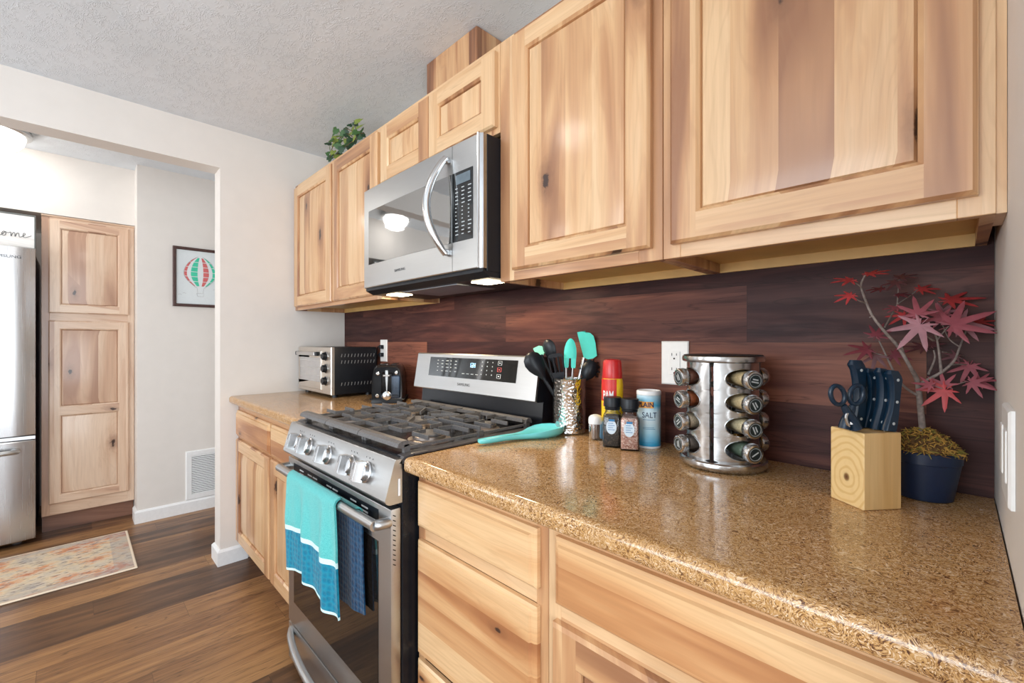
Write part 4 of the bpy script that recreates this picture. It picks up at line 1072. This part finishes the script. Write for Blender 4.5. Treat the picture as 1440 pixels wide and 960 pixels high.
for k in range(4): wrap_patch(m, sx_, sy_, .096 - k * .007, .0975 - k * .007, .0328, va - .95, va + .1 - .1 * (k % 2))
m.build('small_print', plain('print_olive', srgb(180, 140, 30), .5), bo, 60)
m = MB(); rr = .0329
L = [[(sx_ + rr * math.cos(va - .25 + .42 * s_ * math.cos(q * PI / 8)), sy_ + rr * math.sin(va - .25 + .42 * s_ * math.cos(q * PI / 8)), CZ + .036 + .017 * s_ * math.sin(q * PI / 8)) for q in range(16)] for s_ in (1, .05)]
m.loft(L, 0, False, True); m.build('egg_picture', plain('egg_orange', srgb(228, 130, 40), .4), bo, 60)

# salt canister
sx_, sy_ = 1.146, -.082
t = thing('salt_canister', (sx_, sy_, CZ), 'blue and white cylindrical salt container with a white top', 'container')
M = Matrix.Translation((sx_, sy_, CZ)); va = math.atan2(CAM.y - sy_, CAM.x - sx_)
def mk_salt():
    t = NT('salt_label'); x, y, z = t.sep(t.obj()); n = t.noise(t.obj(), 22, 2)
    zz = t.add(t.math('DIVIDE', z, .158), t.mul(t.add(n, -.5), .16))
    return t.fin(t.ramp(zz, [(0.0, srgb(24, 130, 186)), (.10, srgb(60, 164, 206)), (.26, srgb(160, 208, 226)), (.45, srgb(206, 224, 230)), (.68, srgb(200, 222, 230)), (.78, srgb(70, 176, 214)), (.93, srgb(190, 216, 226))]), .35)
bo = MB().lathe([(.0325, 0), (.0335, .002), (.0335, .006)], M, 40, cap1=False).build('bottom_rim', M_WHITEP, t, 40)
m = MB().lathe([(.0331, .006), (.0331, .148)], M, 40, cap0=True, cap1=True)
for k, zz in enumerate((.080, .058, .054, .016)): wrap_patch(m, sx_, sy_, zz, zz + .0012, .0334, va - .5, va + .55 - .1 * (k % 2), mi=1)
bo = m.build('carton', [mk_salt(), plain('salt_fine_print', srgb(80, 140, 180), .5)], t, 40)
MB().lathe([(.0336, .1485), (.0340, .150), (.0338, .158), (.0318, .1605), (.0300, .1605), (.0290, .1570), (.001, .1568)], M, 40, cap1=False).build('lid', M_WHITEP, t, 40)
m = MB(); wrap_patch(m, sx_, sy_, .113, .131, .0334, va - .95, va + .42)
m.build('name_band', plain('salt_orange', srgb(232, 160, 70), .4), bo, 60)
wrap_text('lettering', 'PLAIN', .019, sx_, sy_, .122, .0337, va - .26, plain('salt_dark', srgb(40, 44, 80), .4), bo, .9, .0004)
wrap_text('lettering', 'SALT', .022, sx_, sy_, .093, .0334, va + .05, plain('salt_ink', srgb(40, 60, 90), .4), bo, .85)

# grinders
def grinder(cx, cy, rot, label, mcol, kind):
    t = thing('spice_grinder', (cx, cy, CZ), label, 'grinder', 'salt and pepper grinders')
    Rm = Matrix.Translation((cx, cy, CZ)) @ Matrix.Rotation(rot, 4, 'Z')
    def sq(h, z, k=.008):
        pts = []
        for sx1, sy1, a0 in ((1, 1, 0), (-1, 1, PI / 2), (-1, -1, PI), (1, -1, 1.5 * PI)):
            for j in range(4):
                a = a0 + j * PI / 6; pts.append(Rm @ Vector((sx1 * (h - k) + k * math.cos(a), sy1 * (h - k) + k * math.sin(a), z)))
        return pts
    def cir(r, z): return [Rm @ Vector((r * math.cos(PI / 16 + (q - .5) * 0 + [0, PI / 6, PI / 3, PI / 2][q % 4] * .75 + (q // 4) * PI / 2 - PI / 16 + .0), r * math.sin([0, PI / 6, PI / 3, PI / 2][q % 4] * .75 + (q // 4) * PI / 2), z)) for q in range(16)]
    h = .0262
    m = MB(); m.loft([sq(h - .002, 0), sq(h, .003), sq(h, .083), sq(h - .003, .092), sq(h - .007, .100, .012), sq(h - .007, .104, .012)], 0, True, True); m.build('bottle', M_GLASS, t, 40)
    tt = NT(kind); v = tt.voro(tt.obj(), 330)['Color']; s3 = tt.sep(v)[0]
    fm = tt.fin(tt.ramp(s3, mcol, 'CONSTANT'), .6); tt.bump(s3, .6, .003)
    m = MB(); m.loft([sq(h - .003, .004, .006), sq(h - .003, .082, .006), sq(h - .006, .088, .006)], 0, True, True); m.build('contents', fm, t, 40, kind='stuff')
    MB().lathe([(.0205, .1042), (.0215, .106), (.0215, .112), (.0245, .114), (.0245, .138), (.0235, .1405), (.001, .141)], Matrix.Translation((cx, cy, CZ)), 32, cap1=False).build('grinder_cap', M_BLACKP, t, 40)
    # label faces the front left side
    m = MB(); y_ = -h - .0006
    q = [Rm @ Vector((u, y_, v)) for u, v in [(-.014 + .026 * .5 + .0145 * math.cos(k * PI / 10) * (1), .058 + .020 * math.sin(k * PI / 10)) for k in range(20)]]
    m.loft([[p for p in q], [p + (Rm.to_3x3() @ Vector((0, .0004, 0))) for p in q]], 0, True, True); lb = m.build('label', plain(kind + '_label', srgb(206, 220, 230), .4, speckle=.05, scale=120), t, 0)
    m = MB()
    for k in range(4): m.box(-.010, .008 - .004 * (k % 2), y_ - .0006, y_ - .0001, .050 + k * .006, .0515 + k * .006, M=Rm)
    m.box(-.008, .008, y_ - .0007, y_ - .0001, .074, .080, M=Rm); m.build('label_print', plain(kind + '_print', srgb(50, 120, 170), .4), lb, 0)
grinder(1.069, -.150, .50, 'clear grinder of black peppercorns with a black cap, left of the pink salt', [(0, srgb(20, 18, 18)), (.4, srgb(44, 36, 32)), (.7, srgb(80, 66, 56)), (.9, srgb(14, 12, 12))], 'peppercorns')
grinder(1.124, -.148, .50, 'clear grinder of pink salt with a black cap in front of the salt container', [(0, srgb(196, 140, 124)), (.35, srgb(222, 176, 158)), (.6, srgb(170, 108, 92)), (.8, srgb(236, 206, 190))], 'pink_salt')

# ---- revolving spice rack
RX, RY = 1.363, -.123
t = thing('spice_rack', (RX, RY, CZ), 'round revolving steel spice rack filled with labelled jars', 'spice rack')
M = Matrix.Translation((RX, RY, CZ))
MB().lathe([(.085, 0), (.092, .001), (.0975, .006), (.0985, .012), (.0975, .019), (.094, .022), (.001, .022)], M, 56, cap1=False).build('base', M_RACK, t, 40)
MB().lathe([(.001, .250), (.088, .250), (.0915, .2525), (.0925, .258), (.0915, .264), (.0885, .266), (.001, .2665)], M, 56, cap0=False, cap1=False).build('top_disc', M_RACK, t, 40)
MB().lathe([(.0885, .2662), (.087, .2675), (.001, .2685)], M, 48, cap1=False).build('top_pad', plain('rack_top_black', (.02, .02, .022), .5), t, 40)
MB().lathe([(.008, .022), (.008, .250)], M, 16).build('post', M_CHROME, t, 40)
vd = math.atan2(CAM.y - RY, CAM.x - RX)           # direction towards the viewer
PR = .0815; rows = [.052, .106, .160, .214]
cols = [vd - math.radians(62), vd + math.radians(30), vd + math.radians(122), vd - math.radians(152)]
for ci, ac in enumerate(cols):
    m = MB(); half = math.radians(42.5); zlo, zhi = .022, .250; eh, ez = .46, .0225
    edges = [zlo] + [(rows[k] + rows[k + 1]) / 2 for k in range(3)] + [zhi]
    for k in range(4):
        zb, zt, zc = edges[k], edges[k + 1], rows[k]; outer, inner = [], []
        N = 40
        for j in range(N):
            a = 2 * PI * j / N; ca, sa = math.cos(a), math.sin(a)
            hz2 = (zt - zc) if sa > 0 else (zc - zb)
            sc_ = min(half / abs(ca) if abs(ca) > 1e-6 else 9e9, hz2 / abs(sa) if abs(sa) > 1e-6 else 9e9) if True else 0
            # ray to the rectangle border in (angle, z) with scaled metric
            tt = min(half / max(abs(ca) * eh, 1e-9), hz2 / max(abs(sa) * ez, 1e-9))
            outer.append((ac + ca * eh * tt, zc + sa * ez * tt)); inner.append((ac + ca * eh, zc + sa * ez))
        mid = [((o_[0] * .5 + i_[0] * .5), (o_[1] * .5 + i_[1] * .5)) for o_, i_ in zip(outer, inner)]
        P3 = lambda q, r: Vector((RX + r * math.cos(q[0]), RY + r * math.sin(q[0]), CZ + q[1]))
        m.loft([[P3(q, PR) for q in outer], [P3(q, PR) for q in mid], [P3(q, PR) for q in inner], [P3(q, PR - .0016) for q in inner], [P3(q, PR - .0016) for q in mid], [P3(q, PR - .0016) for q in outer]])
        m.tube([P3(q, PR + .0006) for q in inner] + [P3(inner[0], PR + .0006)], .0011, 6)
    for sgn in (-1, 1):   # folded side edges
        a = ac + sgn * half; m.loft([[Vector((RX + r * math.cos(a + d), RY + r * math.sin(a + d), CZ + z)) for z in (zlo, zhi)] for r, d in ((PR, 0), (PR - .012, -sgn * .02), (PR - .012, -sgn * .05), (PR - .0016, -sgn * .02))], 0, closed=False)
    m.build('panel', M_RACK, t, 30)
SP = {'cocoa': srgb(126, 72, 52), 'chili': srgb(168, 84, 40), 'cream': srgb(214, 190, 160), 'pepper': srgb(120, 106, 96), 'garlic': srgb(226, 196, 148), 'onion': srgb(222, 190, 140), 'ginger': srgb(224, 202, 160), 'herb': srgb(96, 112, 92), 'parsley': srgb(120, 124, 90), 'paprika': srgb(150, 70, 42), 'sage': srgb(170, 160, 140), 'turmeric': srgb(232, 150, 24)}
def spice_mat(n):
    tt = NT('spice_' + n); c = SP[n]; v = tt.noise(tt.obj(), 380, 2)
    return tt.fin(tt.ramp(v, [(.35, tuple(k * .7 for k in c)), (.6, c)]), .8)
M_LBL = plain('jar_label_black', (.012, .022, .024), .35)
glass_bm = None
def jar(ci, k, spice, place, colname, bars):
    ac = cols[ci]; zc = rows[k]
    yaw = ac + (math.radians(4) if ci == 1 else math.radians(9) if ci == 0 else 0); tang = Vector((-math.sin(ac), math.cos(ac), 0)) * (.010 if ci == 1 else -.004 if ci == 0 else 0)
    d = Vector((math.cos(yaw), math.sin(yaw), -.06)).normalized()
    root = Vector((RX + PR * math.cos(ac), RY + PR * math.sin(ac), CZ + zc)) + tang
    o = thing('spice_jar', root, f'glass jar of {colname}, {place} of the spice rack', 'jar', 'spice jars in the revolving rack')
    M = axisM(root, d)
    MB().lathe([(.016, -.052), (.019, -.050), (.020, -.046), (.020, .002), (.017, .008), (.017, .012)], M, 24).build('glass', M_GLASS, o, 40)
    m = MB().lathe([(.015, -.049), (.0182, -.047), (.0182, -.001), (.0155, .0055)], M, 24); m.build('spice', spice_mat(spice), o, 40, kind='stuff')
    m = MB(); pr = [(.0185, .010)]
    pr += [(.0205, .0105), (.0212, .013), (.0212, .026), (.0200, .029), (.0172, .0297), (.0168, .0285), (.001, .0285)]
    m.lathe(pr, M, 32, cap0=True, cap1=False)
    for q in range(36):
        a = q * PI / 18; m.box(.0209, .0216, -.0006, .0006, .014, .025, M=M @ Matrix.Rotation(a, 4, 'Z'))
    ld = m.build('lid', M_CHROME, o, 40)
    lb = MB().lathe([(.0158, .0286), (.0158, .0291), (.001, .0291)], M, 28, cap1=False).build('lid_label', M_LBL, ld, 40)
    m = MB(); m.lathe([(.0132, .02915), (.0132, .0294), (.0140, .0294), (.0140, .02915)], M, 28, cap0=False, cap1=False)
    M2 = M @ Matrix.Rotation(bars[0], 4, 'Z')
    for b_ in range(bars[1]):
        yy = (b_ - (bars[1] - 1) / 2) * .0058; hw = .0088 - .0022 * (b_ % 2)
        m.box(-hw, hw, yy - .0014, yy + .0014, .0291, .0295, M=M2)
    m.build('label_ring', M_PRINT, lb, 0)
spec = [(0, ['pepper', 'cream', 'chili', 'cocoa'], ['ground grey pepper', 'off-white powder', 'red-brown chili flakes', 'dark red-brown spice'], 'left column'),
        (1, ['herb', 'ginger', 'garlic', 'onion'], ['dried green herbs', 'pale cream powder', 'beige garlic granules', 'tan onion powder'], 'front column'),
        (2, ['turmeric', 'sage', 'paprika', 'parsley'], ['orange turmeric', 'grey-beige powder', 'brown-red powder', 'olive flakes'], 'right column')]
rr = random.Random(11); ang = {(0, 3): 1.45, (0, 2): -1.0, (0, 1): .05, (0, 0): 1.1, (1, 3): .75, (1, 2): -.1, (1, 1): -.2, (1, 0): 1.5}
ordn = ['bottom', 'third', 'second', 'top']
for ci, sp, nm, cn in spec:
    for k in range(4): jar(ci, k, sp[k], f'{ordn[k]} in {cn}', nm[k], (ang.get((ci, k), rr.uniform(-1, 1)), 2 if (ci, k) != (1, 0) else 1))

# ---- knife block
A0 = Vector((1.652, -.259, CZ)); e1 = Vector((-.788, .616, 0)).normalized(); e2 = Vector((e1.y, -e1.x, 0)); 
if e2.y < 0: e2 = -e2
BW, BD, BH = .075, .071, .1365
KM = Matrix(((e2.x, e1.x, 0, A0.x), (e2.y, e1.y, 0, A0.y), (0, 0, 1, A0.z), (0, 0, 0, 1)))   # x: along right face, y: along left face
def mk_block():
    t = NT('pine_block'); o = t.obj(); x, y, z = t.sep(o)
    # end-grain growth rings around a pith low in the block
    dx = t.add(x, .004); dz = t.add(z, -.055); a = t.add(t.mul(x, -e1.x * -1 * .0 + e1.x), t.mul(y, e1.y)); b = t.add(t.mul(x, e2.x), t.mul(y, e2.y))
    n = t.noise(o, 14, 2)
    rad = t.math('SQRT', t.add(t.mul(t.math('POWER', a, 2.0), 1.6), t.math('POWER', t.add(z, -.050), 2.0)))
    rg = t.math('SINE', t.add(t.mul(rad, 430), t.mul(n, 14)))
    c = t.ramp(rg, [(.2, srgb(226, 194, 138)), (.9, srgb(214, 176, 116))])
    st = t.noise(t.comb(t.mul(a, 60), t.mul(b, 3), t.mul(z, 60)), 1, 2)
    c = t.mix(t.ramp(st, [(.5, 0), (.8, .25)]), c, srgb(190, 146, 86))
    kn = t.ramp(t.add(rad, t.mul(t.add(n, -.5), .012)), [(.0, 1.0), (.004, .8), (.008, .0)])
    c = t.mix(kn, c, srgb(96, 56, 26))
    return t.fin(c, .5)
t = thing('knife_block', A0 + e1 * BD / 2 + e2 * BW / 2, 'square light pine knife block holding blue-black handled knives', 'knife block')
bo = box(0, BW, 0, BD, 0, BH, .0015, M=KM).build('block', [mk_block(), wood('pine_side_grain', 'z', [srgb(196, 150, 92), srgb(208, 166, 106), srgb(220, 182, 124), srgb(226, 192, 136)], .3, False)], t, 20)
for p_ in bo.data.polygons: p_.material_index = 0 if abs(p_.normal.dot(e2)) > .7 else 1
zt = CZ + BH
m = MB()
def knife(label, px, py, tpx, tpy, wid, group='knives in the pine block'):
    b = onz(px, py, zt); h = at(tpx, tpy, b.x, b.y)
    ax = (h - b).normalized(); ln = (h - b).length
    o = thing('kitchen_knife', b, label, 'knife', group)
    wdir = (e2 - ax * e2.dot(ax)).normalized(); td = wdir.cross(ax).normalized()
    m = MB(); L = []; N = 14
    for k in range(N + 1):
        u = k / N; s_ = ln * u
        bow = .004 * math.sin(u * PI * 1.1 + .2) - (.004 if u > .9 else 0)
        hw = wid / 2 * (.80 + .16 * math.cos(u * 2 * PI) + (.24 * max(0, (u - .75) / .25) if u < .97 else .12)); th = .0075
        if k == N: hw *= .75; th *= .6
        cc = b + ax * (s_ + .001) + wdir * bow
        L.append([cc + wdir * (hw * ca) + td * (th * sa) for ca, sa in ((-1, -.45), (-.8, -1), (.8, -1), (1, -.45), (1, .45), (.8, 1), (-.8, 1), (-1, .45))])
    m.loft(L, 0, True, True); hd = m.build('handle', M_NAVYP, o, 50)
    m = MB()
    for u in (.14, .50, .86):
        cc = b + ax * (ln * u) + wdir * (.004 * math.sin(u * PI * 1.1 + .2))
        for sg in (-1, 1): m.lathe([(.0027, .0070), (.0027, .0079), (.0015, .0082)], axisM(cc, td * sg), 12)
    m.build('rivet', M_PRINT, hd, 40)
    m = MB(); m.loft([[b + wdir * (a * wid * .3) + td * c_ - ax * s_ for a, c_ in ((-1, -.001), (1, -.001), (1, .001), (-1, .001))] for s_ in (.06, -.002)], 0, True, True); m.build('blade', M_STEEL, o, 0)
knife('tallest blue-black knife handle in the pine block, behind the scissors', 1204, 601, 1207, 507, .026)
knife('slim knife handle just right of the tallest one in the pine block', 1217, 601, 1226, 519, .019)
knife('knife handle second from the right edge of the pine block', 1232, 604, 1243, 519, .019)
knife('rightmost knife handle in the pine block, with three bright rivets showing', 1248, 606, 1259, 522, .023)
# scissors
b = onz(1197, 606, zt); o = thing('kitchen_scissors', b, 'blue-black handled kitchen scissors standing in the front of the pine block', 'scissors')
SV = Vector((b.x - CAM.x, b.y - CAM.y, 0)).normalized(); sdir = (e1 * -1 + e2 * .55).normalized(); sn = Vector((0, 0, 1)).cross(sdir).normalized()
def S(px, py, off=0.0): 
    q = at(px, py, b.x, b.y); return q + SV * off
def loop(cx, cy, rx, ry, tilt, off):
    pts = []
    for k in range(25):
        a = 2 * PI * k / 24; u, v = rx * math.cos(a), ry * math.sin(a)
        pts.append(S(cx + u * math.cos(tilt) - v * math.sin(tilt), cy + u * math.sin(tilt) + v * math.cos(tilt), off))
    return pts
for k, (cx, cy, tl_, off, path) in enumerate(((1178, 555, -.30, -.006, [(1186, 569), (1191, 578), (1199, 590), (1204, 602)]), (1204, 555, .28, .000, [(1199, 570), (1196, 579), (1190, 591), (1188, 602)]))):
    m = MB(); m.tube(loop(cx, cy, 9.5, 13.5, tl_, off), .0040, 10); m.tube(smooth_path([S(*p, off) for p in path], 4), [.005 + .0055 * (j / 12) for j in range(13)], 10)
    m.build('handle', M_NAVYP, o, 60)
m = MB(); m.tube(smooth_path([S(1194, 577, -.010), (S(1190, 584, -.011)), S(1191, 592, -.011), S(1194, 598, -.010)], 4), .0028, 8); m.lathe([(.006, -.003), (.006, .003)], axisM(S(1196, 591, -.008), SV), 16)
m.build('pivot', M_CHROME, o, 40)
m = MB(); m.loft([[S(px, py + dy, -.002 + dd) for px, py in ((1191, 603), (1202, 604))] + [S(px, py + dy, .001 + dd) for px, py in ((1202, 604), (1191, 603))] for dy, dd in ((-6, 0), (1, 0.0))], 0, True, True); m.build('blade', M_STEEL, o, 0)

# ---- potted red maple
PXY = (1.722, -.082)
t = thing('potted_maple', (*PXY, CZ), 'artificial red maple plant in a dark blue pot in the counter corner', 'plant')
M = Matrix.Translation((*PXY, CZ))
MB().lathe([(.038, 0), (.042, .002), (.053, .070), (.0545, .071), (.056, .090), (.054, .092), (.051, .088), (.048, .076), (.001, .075)], M, 44, cap1=False).build('pot', plain('navy_pot', srgb(16, 32, 58), .4), t, 40)
MB().lathe([(.0505, .084), (.048, .098), (.038, .112), (.021, .122), (.001, .126)], M, 36, cap1=False).build('soil_mound', plain('moss_brown', srgb(92, 66, 34), .9, speckle=.4, scale=160), t, 60)
m = MB(); rr = random.Random(9)
for k in range(820):
    a, r = rr.random() * 6.28, .055 * math.sqrt(rr.random()); z = .086 + .040 * (1 - (r / .055) ** 1.7) + rr.random() * .006
    p = Vector((PXY[0] + r * math.cos(a), PXY[1] + r * math.sin(a), CZ + z)); d = Vector((rr.gauss(0, 1), rr.gauss(0, 1), rr.gauss(0, .5))).normalized() * rr.uniform(.005, .011)
    e = Vector((rr.gauss(0, .003), rr.gauss(0, .003), rr.uniform(.0, .005)))
    m.tube([p - d, p + e, p + d], [.0005, .0012, .0004], 4, rr.choice((0, 0, 1, 2)))
m.build('moss', [plain('moss_gold', srgb(178, 136, 62), .9), plain('moss_green', srgb(132, 118, 52), .9), plain('moss_dark', srgb(96, 64, 34), .9)], t, 0, kind='stuff')
def Z4(x, y, back=0.0): return at(1160 + x / 4.173, 370 + y / 4.173, *PXY, back)
BR = plain('maple_bark', srgb(128, 116, 110), .8, speckle=.25, scale=120)
m = MB()
m.tube(smooth_path([Vector((PXY[0], PXY[1], CZ + .108)), Z4(556, 800), Z4(545, 700), Z4(515, 630, -.003)], 5), [.0058 - .0022 * k / 15 for k in range(16)], 10); m.build('trunk', BR, t, 60)
branches = [([(545, 690, 0), (490, 590, -.01), (430, 490, -.012), (350, 400, -.015), (280, 310, -.01), (235, 210, 0), (212, 130, .005), (235, 72, .005)], .0042, .0018),
    ([(548, 715, 0), (610, 680, -.012), (690, 635, -.02), (760, 570, -.02), (790, 495, -.015), (832, 390, -.005)], .0040, .0015),
    ([(543, 775, 0), (480, 735, .008), (430, 680, .015), (375, 575, .03), (340, 500, .032), (318, 455, .03)], .0030, .0016),
    ([(682, 636, -.02), (672, 540, -.015), (658, 450, -.015), (640, 398, -.02)], .0030, .0016),
    ([(505, 612, -.008), (460, 520, .0), (445, 455, .0)], .0028, .0016), ([(608, 650, -.01), (645, 560, .004), (638, 510, .008)], .0025, .0014),
    ([(248, 240, 0), (200, 220, -.006), (160, 195, -.01)], .0018, .0012), ([(212, 140, 0), (185, 120, -.004), (150, 105, -.008)], .0016, .0010),
    ([(735, 598, -.02), (790, 592, -.012), (830, 596, 0)], .0018, .0011), ([(725, 722, -.03), (780, 708, -.028), (825, 696, -.025)], .0016, .001),
    ([(560, 712, -.008), (610, 712, -.025), (690, 735, -.035)], .0018, .001), ([(658, 450, -.015), (690, 410, -.02), (725, 370, -.03)], .002, .001),
    ([(640, 455, -.015), (600, 430, -.025), (560, 380, -.035)], .002, .001), ([(365, 548, .03), (300, 528, .034), (262, 510, .036)], .0016, .001), ([(790, 490, -.015), (720, 430, .0), (660, 270, .01)], .0016, .001),
    ([(425, 240, .035), (430, 160, .04), (436, 90, .042)], .0016, .001), ([(350, 375, -.01), (400, 290, .02), (425, 240, .035)], .0018, .0014), ([(425, 240, .035), (500, 190, .04), (545, 155, .04)], .0014, .001), ([(690, 520, -.01), (760, 530, .01), (850, 555, .02)], .0016, .001), ([(262, 318, -.01), (280, 310, -.01)], .0016, .0016)]
for pts, r0, r1 in branches:
    sp = smooth_path([Z4(*p) for p in pts], 5); n = len(sp)
    m = MB(); m.tube(sp, [.82 * (r0 + (r1 - r0) * k / (n - 1)) for k in range(n)], 8); m.build('branch', BR, t, 60)
def leaf_mat(name, c):
    q = NT(name); n = q.noise(q.obj(), 45, 3); 
    return q.fin(q.ramp(n, [(.3, tuple(k * .7 for k in c)), (.7, c)]), .55)
LM = [leaf_mat('maple_red', srgb(180, 60, 62)), leaf_mat('maple_rose', srgb(158, 80, 90)), leaf_mat('maple_wine', srgb(116, 48, 58)), leaf_mat('maple_dusky', srgb(104, 62, 66)), leaf_mat('maple_mauve', srgb(164, 112, 120))]
Vv = Vector((PXY[0] - CAM.x, PXY[1] - CAM.y, 0)).normalized(); Rv = Vector((Vv.y, -Vv.x, 0))
def maple_leaf(x, y, back, size, rot, tilt, mat, turn=0.0, droop=.25):
    """size in metres (tip to stalk), rot: direction of the middle lobe in the picture (deg, 0 = right, ccw), tilt: 0 faces us, 90 edge-on from above"""
    c = Z4(x, y, back); N0 = (-Vv * math.cos(math.radians(tilt)) + Vector((0, 0, 1)) * math.sin(math.radians(tilt)))
    N0 = Quaternion((0, 0, 1), math.radians(turn)) @ N0
    U = Rv - N0 * Rv.dot(N0); U.normalize(); W = N0.cross(U)
    if W.dot(Vector((0, 0, 1)) + Vv * .01) < 0: W = -W
    a0 = math.radians(rot); lob = [(-128, .42), (-88, .68), (-44, .90), (0, 1.0), (44, .90), (88, .68), (128, .42)]
    m = MB(); P = lambda ang, r, lift=0.0: c + (U * math.cos(a0 + math.radians(ang)) + W * math.sin(a0 + math.radians(ang))) * (r * size) + N0 * (lift - droop * r * r * .35) * size
    th = N0 * .0004
    for k, (ang, ln) in enumerate(lob):
        va, vb = ang - 22, ang + 22; r0 = .27 * (.75 + .25 * ln)
        pl = [P(va, r0, 0), P(ang - 10, .52 * ln, .00), P(ang - 5, .78 * ln, 0), P(ang, ln, 0), P(ang + 5, .78 * ln, 0), P(ang + 10, .52 * ln, 0), P(vb, r0, 0)]
        md = [P(ang, .0, 0), P(ang, .50 * ln, .02), P(ang, .78 * ln, .012), P(ang, ln, 0)]
        quads = [[md[0], pl[0], pl[1], md[1]], [md[1], pl[1], pl[2], md[2]], [md[2], pl[2], md[3]], [md[0], md[1], pl[5], pl[6]], [md[1], md[2], pl[4], pl[5]], [md[2], md[3], pl[4]]]
        for q in quads: m.face([p + th for p in q]); m.face([p - th for p in q][::-1])
    m.tube([c - N0 * .001, P(180, .30, -.02)], .0007, 5)
    m.build('leaf', LM[mat], t, 25)
leaves = [(150, 98, -.008, .034, 205, 62, 0, 20), (262, 62, .004, .036, 25, 66, 0, -10), (150, 188, -.010, .030, 215, 48, 0, 0), (438, 82, .042, .034, 30, 64, 3, 0), (420, 110, .035, .030, 240, 50, 3, 0), (560, 152, .040, .032, 10, 55, 0, 10),
    (730, 215, .010, .052, 10, 58, 0, 0), (470, 305, .0, .034, 225, 45, 0, 0), (562, 362, -.035, .058, 235, 18, 4, 0), (548, 300, -.02, .044, 100, 25, 1, 0), (745, 362, -.032, .066, 28, 30, 1, 0), (800, 345, -.015, .050, -15, 30, 4, 10), (690, 318, -.010, .040, 150, 25, 1, 0),
    (900, 345, -.005, .028, 15, 55, 0, 0), (900, 565, .022, .040, -5, 50, 2, 0), (850, 600, .0, .040, 250, 25, 1, 0), (860, 700, -.026, .036, -20, 25, 1, 0), (905, 690, -.02, .028, 10, 40, 1, 0), (705, 745, -.036, .046, 225, 14, 0, 0), (700, 715, -.03, .032, 100, 25, 1, 0), (620, 715, -.028, .028, 170, 40, 1, 0),
    (250, 505, .036, .042, 200, 45, 2, 0), (300, 540, .038, .036, 260, 20, 3, 0), (300, 425, .03, .034, 70, 30, 2, 0), (400, 535, .034, .032, -20, 30, 2, 0), (580, 492, .03, .036, 170, 60, 3, 0), (620, 480, .02, .028, 60, 50, 3, 0), (330, 150, .02, .026, 180, 66, 2, 0), (430, 185, .03, .024, 0, 66, 2, 0), (430, 262, .02, .026, 180, 60, 1, 0), (770, 545, .0, .026, 200, 30, 3, 0), (690, 290, .015, .036, 60, 40, 4, 0)]
for L_ in leaves: maple_leaf(*L_)

# ---- ivy on top of the corner cabinet
t = thing('ivy_plant', (-.42, -.22, ZT), 'trailing green ivy lying on top of the corner wall cabinet', 'plant')
rr = random.Random(21)
ivy_m = [leaf_mat('ivy_dark', srgb(38, 72, 44)), leaf_mat('ivy_mid', srgb(60, 100, 48)), leaf_mat('ivy_lime', srgb(140, 156, 70))]
def ivy_pt(px, py, y): 
    d = ray(px, py); return CAM + d * ((y - CAM.y) / d.y)
stems = [[(500, 196), (488, 188), (478, 194), (468, 206), (464, 222)], [(505, 192), (500, 180), (498, 170)], [(490, 196), (478, 186), (470, 180)], [(508, 190), (494, 200), (478, 212), (466, 224)], [(512, 188), (502, 186), (490, 182), (484, 180)]]
m = MB()
for s_ in stems:
    m.tube(smooth_path([ivy_pt(px, py, -.25 + .03 * math.sin(px)) for px, py in s_], 5), .0022, 6)
m.tube([(-.60, -.25, ZT + .003), (-.4, -.2, ZT + .02), (-.2, -.24, ZT + .004)], .003, 6)
m.build('vine', plain('vine_brown', srgb(84, 72, 44), .8), t, 60)
spots = [(472, 184), (468, 190), (474, 192), (466, 197), (470, 203), (464, 209), (462, 202), (468, 214), (464, 222), (475, 205), (480, 210), (478, 215), (484, 205), (486, 198), (480, 195), (482, 188), (488, 190), (492, 196), (494, 202), (498, 194), (500, 186), (496, 182), (500, 174), (503, 170), (492, 176), (505, 178), (508, 184), (504, 190), (510, 190), (490, 206), (473, 219), (486, 184), (470, 196), (497, 198), (476, 199), (489, 201), (501, 196), (506, 193), (461, 216), (493, 188)]
for k, (px, py) in enumerate(spots):
    y = rr.uniform(-.285, -.20); c = ivy_pt(px, py, y)
    if c.z < ZT + .012: c.z = ZT + .012 + rr.random() * .01
    s_ = rr.uniform(.019, .030); N0 = Vector((rr.uniform(-.2, .9), rr.uniform(-1, -.3), rr.uniform(-.3, .7))).normalized()
    U = N0.orthogonal().normalized(); U = Quaternion(N0, rr.random() * 6.28) @ U; W = N0.cross(U)
    out = [(0, -.5), (.35, -.75), (.8, -.35), (.62, .05), (.55, .35), (.25, .6), (0, 1.1), (-.25, .6), (-.55, .35), (-.62, .05), (-.8, -.35), (-.35, -.75)]
    m = MB(); ct = c + N0 * .12 * s_
    for j in range(12):
        a, b2 = out[j], out[(j + 1) % 12]; A_ = c + (U * a[0] + W * a[1]) * s_; B_ = c + (U * b2[0] + W * b2[1]) * s_
        m.face([ct, A_, B_]); m.face([ct - N0 * .0006, B_ - N0 * .0006, A_ - N0 * .0006])
    m.build('leaf', ivy_m[rr.choice((0, 0, 0, 1, 1, 2)) if px > 474 else rr.choice((0, 1, 1, 2))], t, 25)
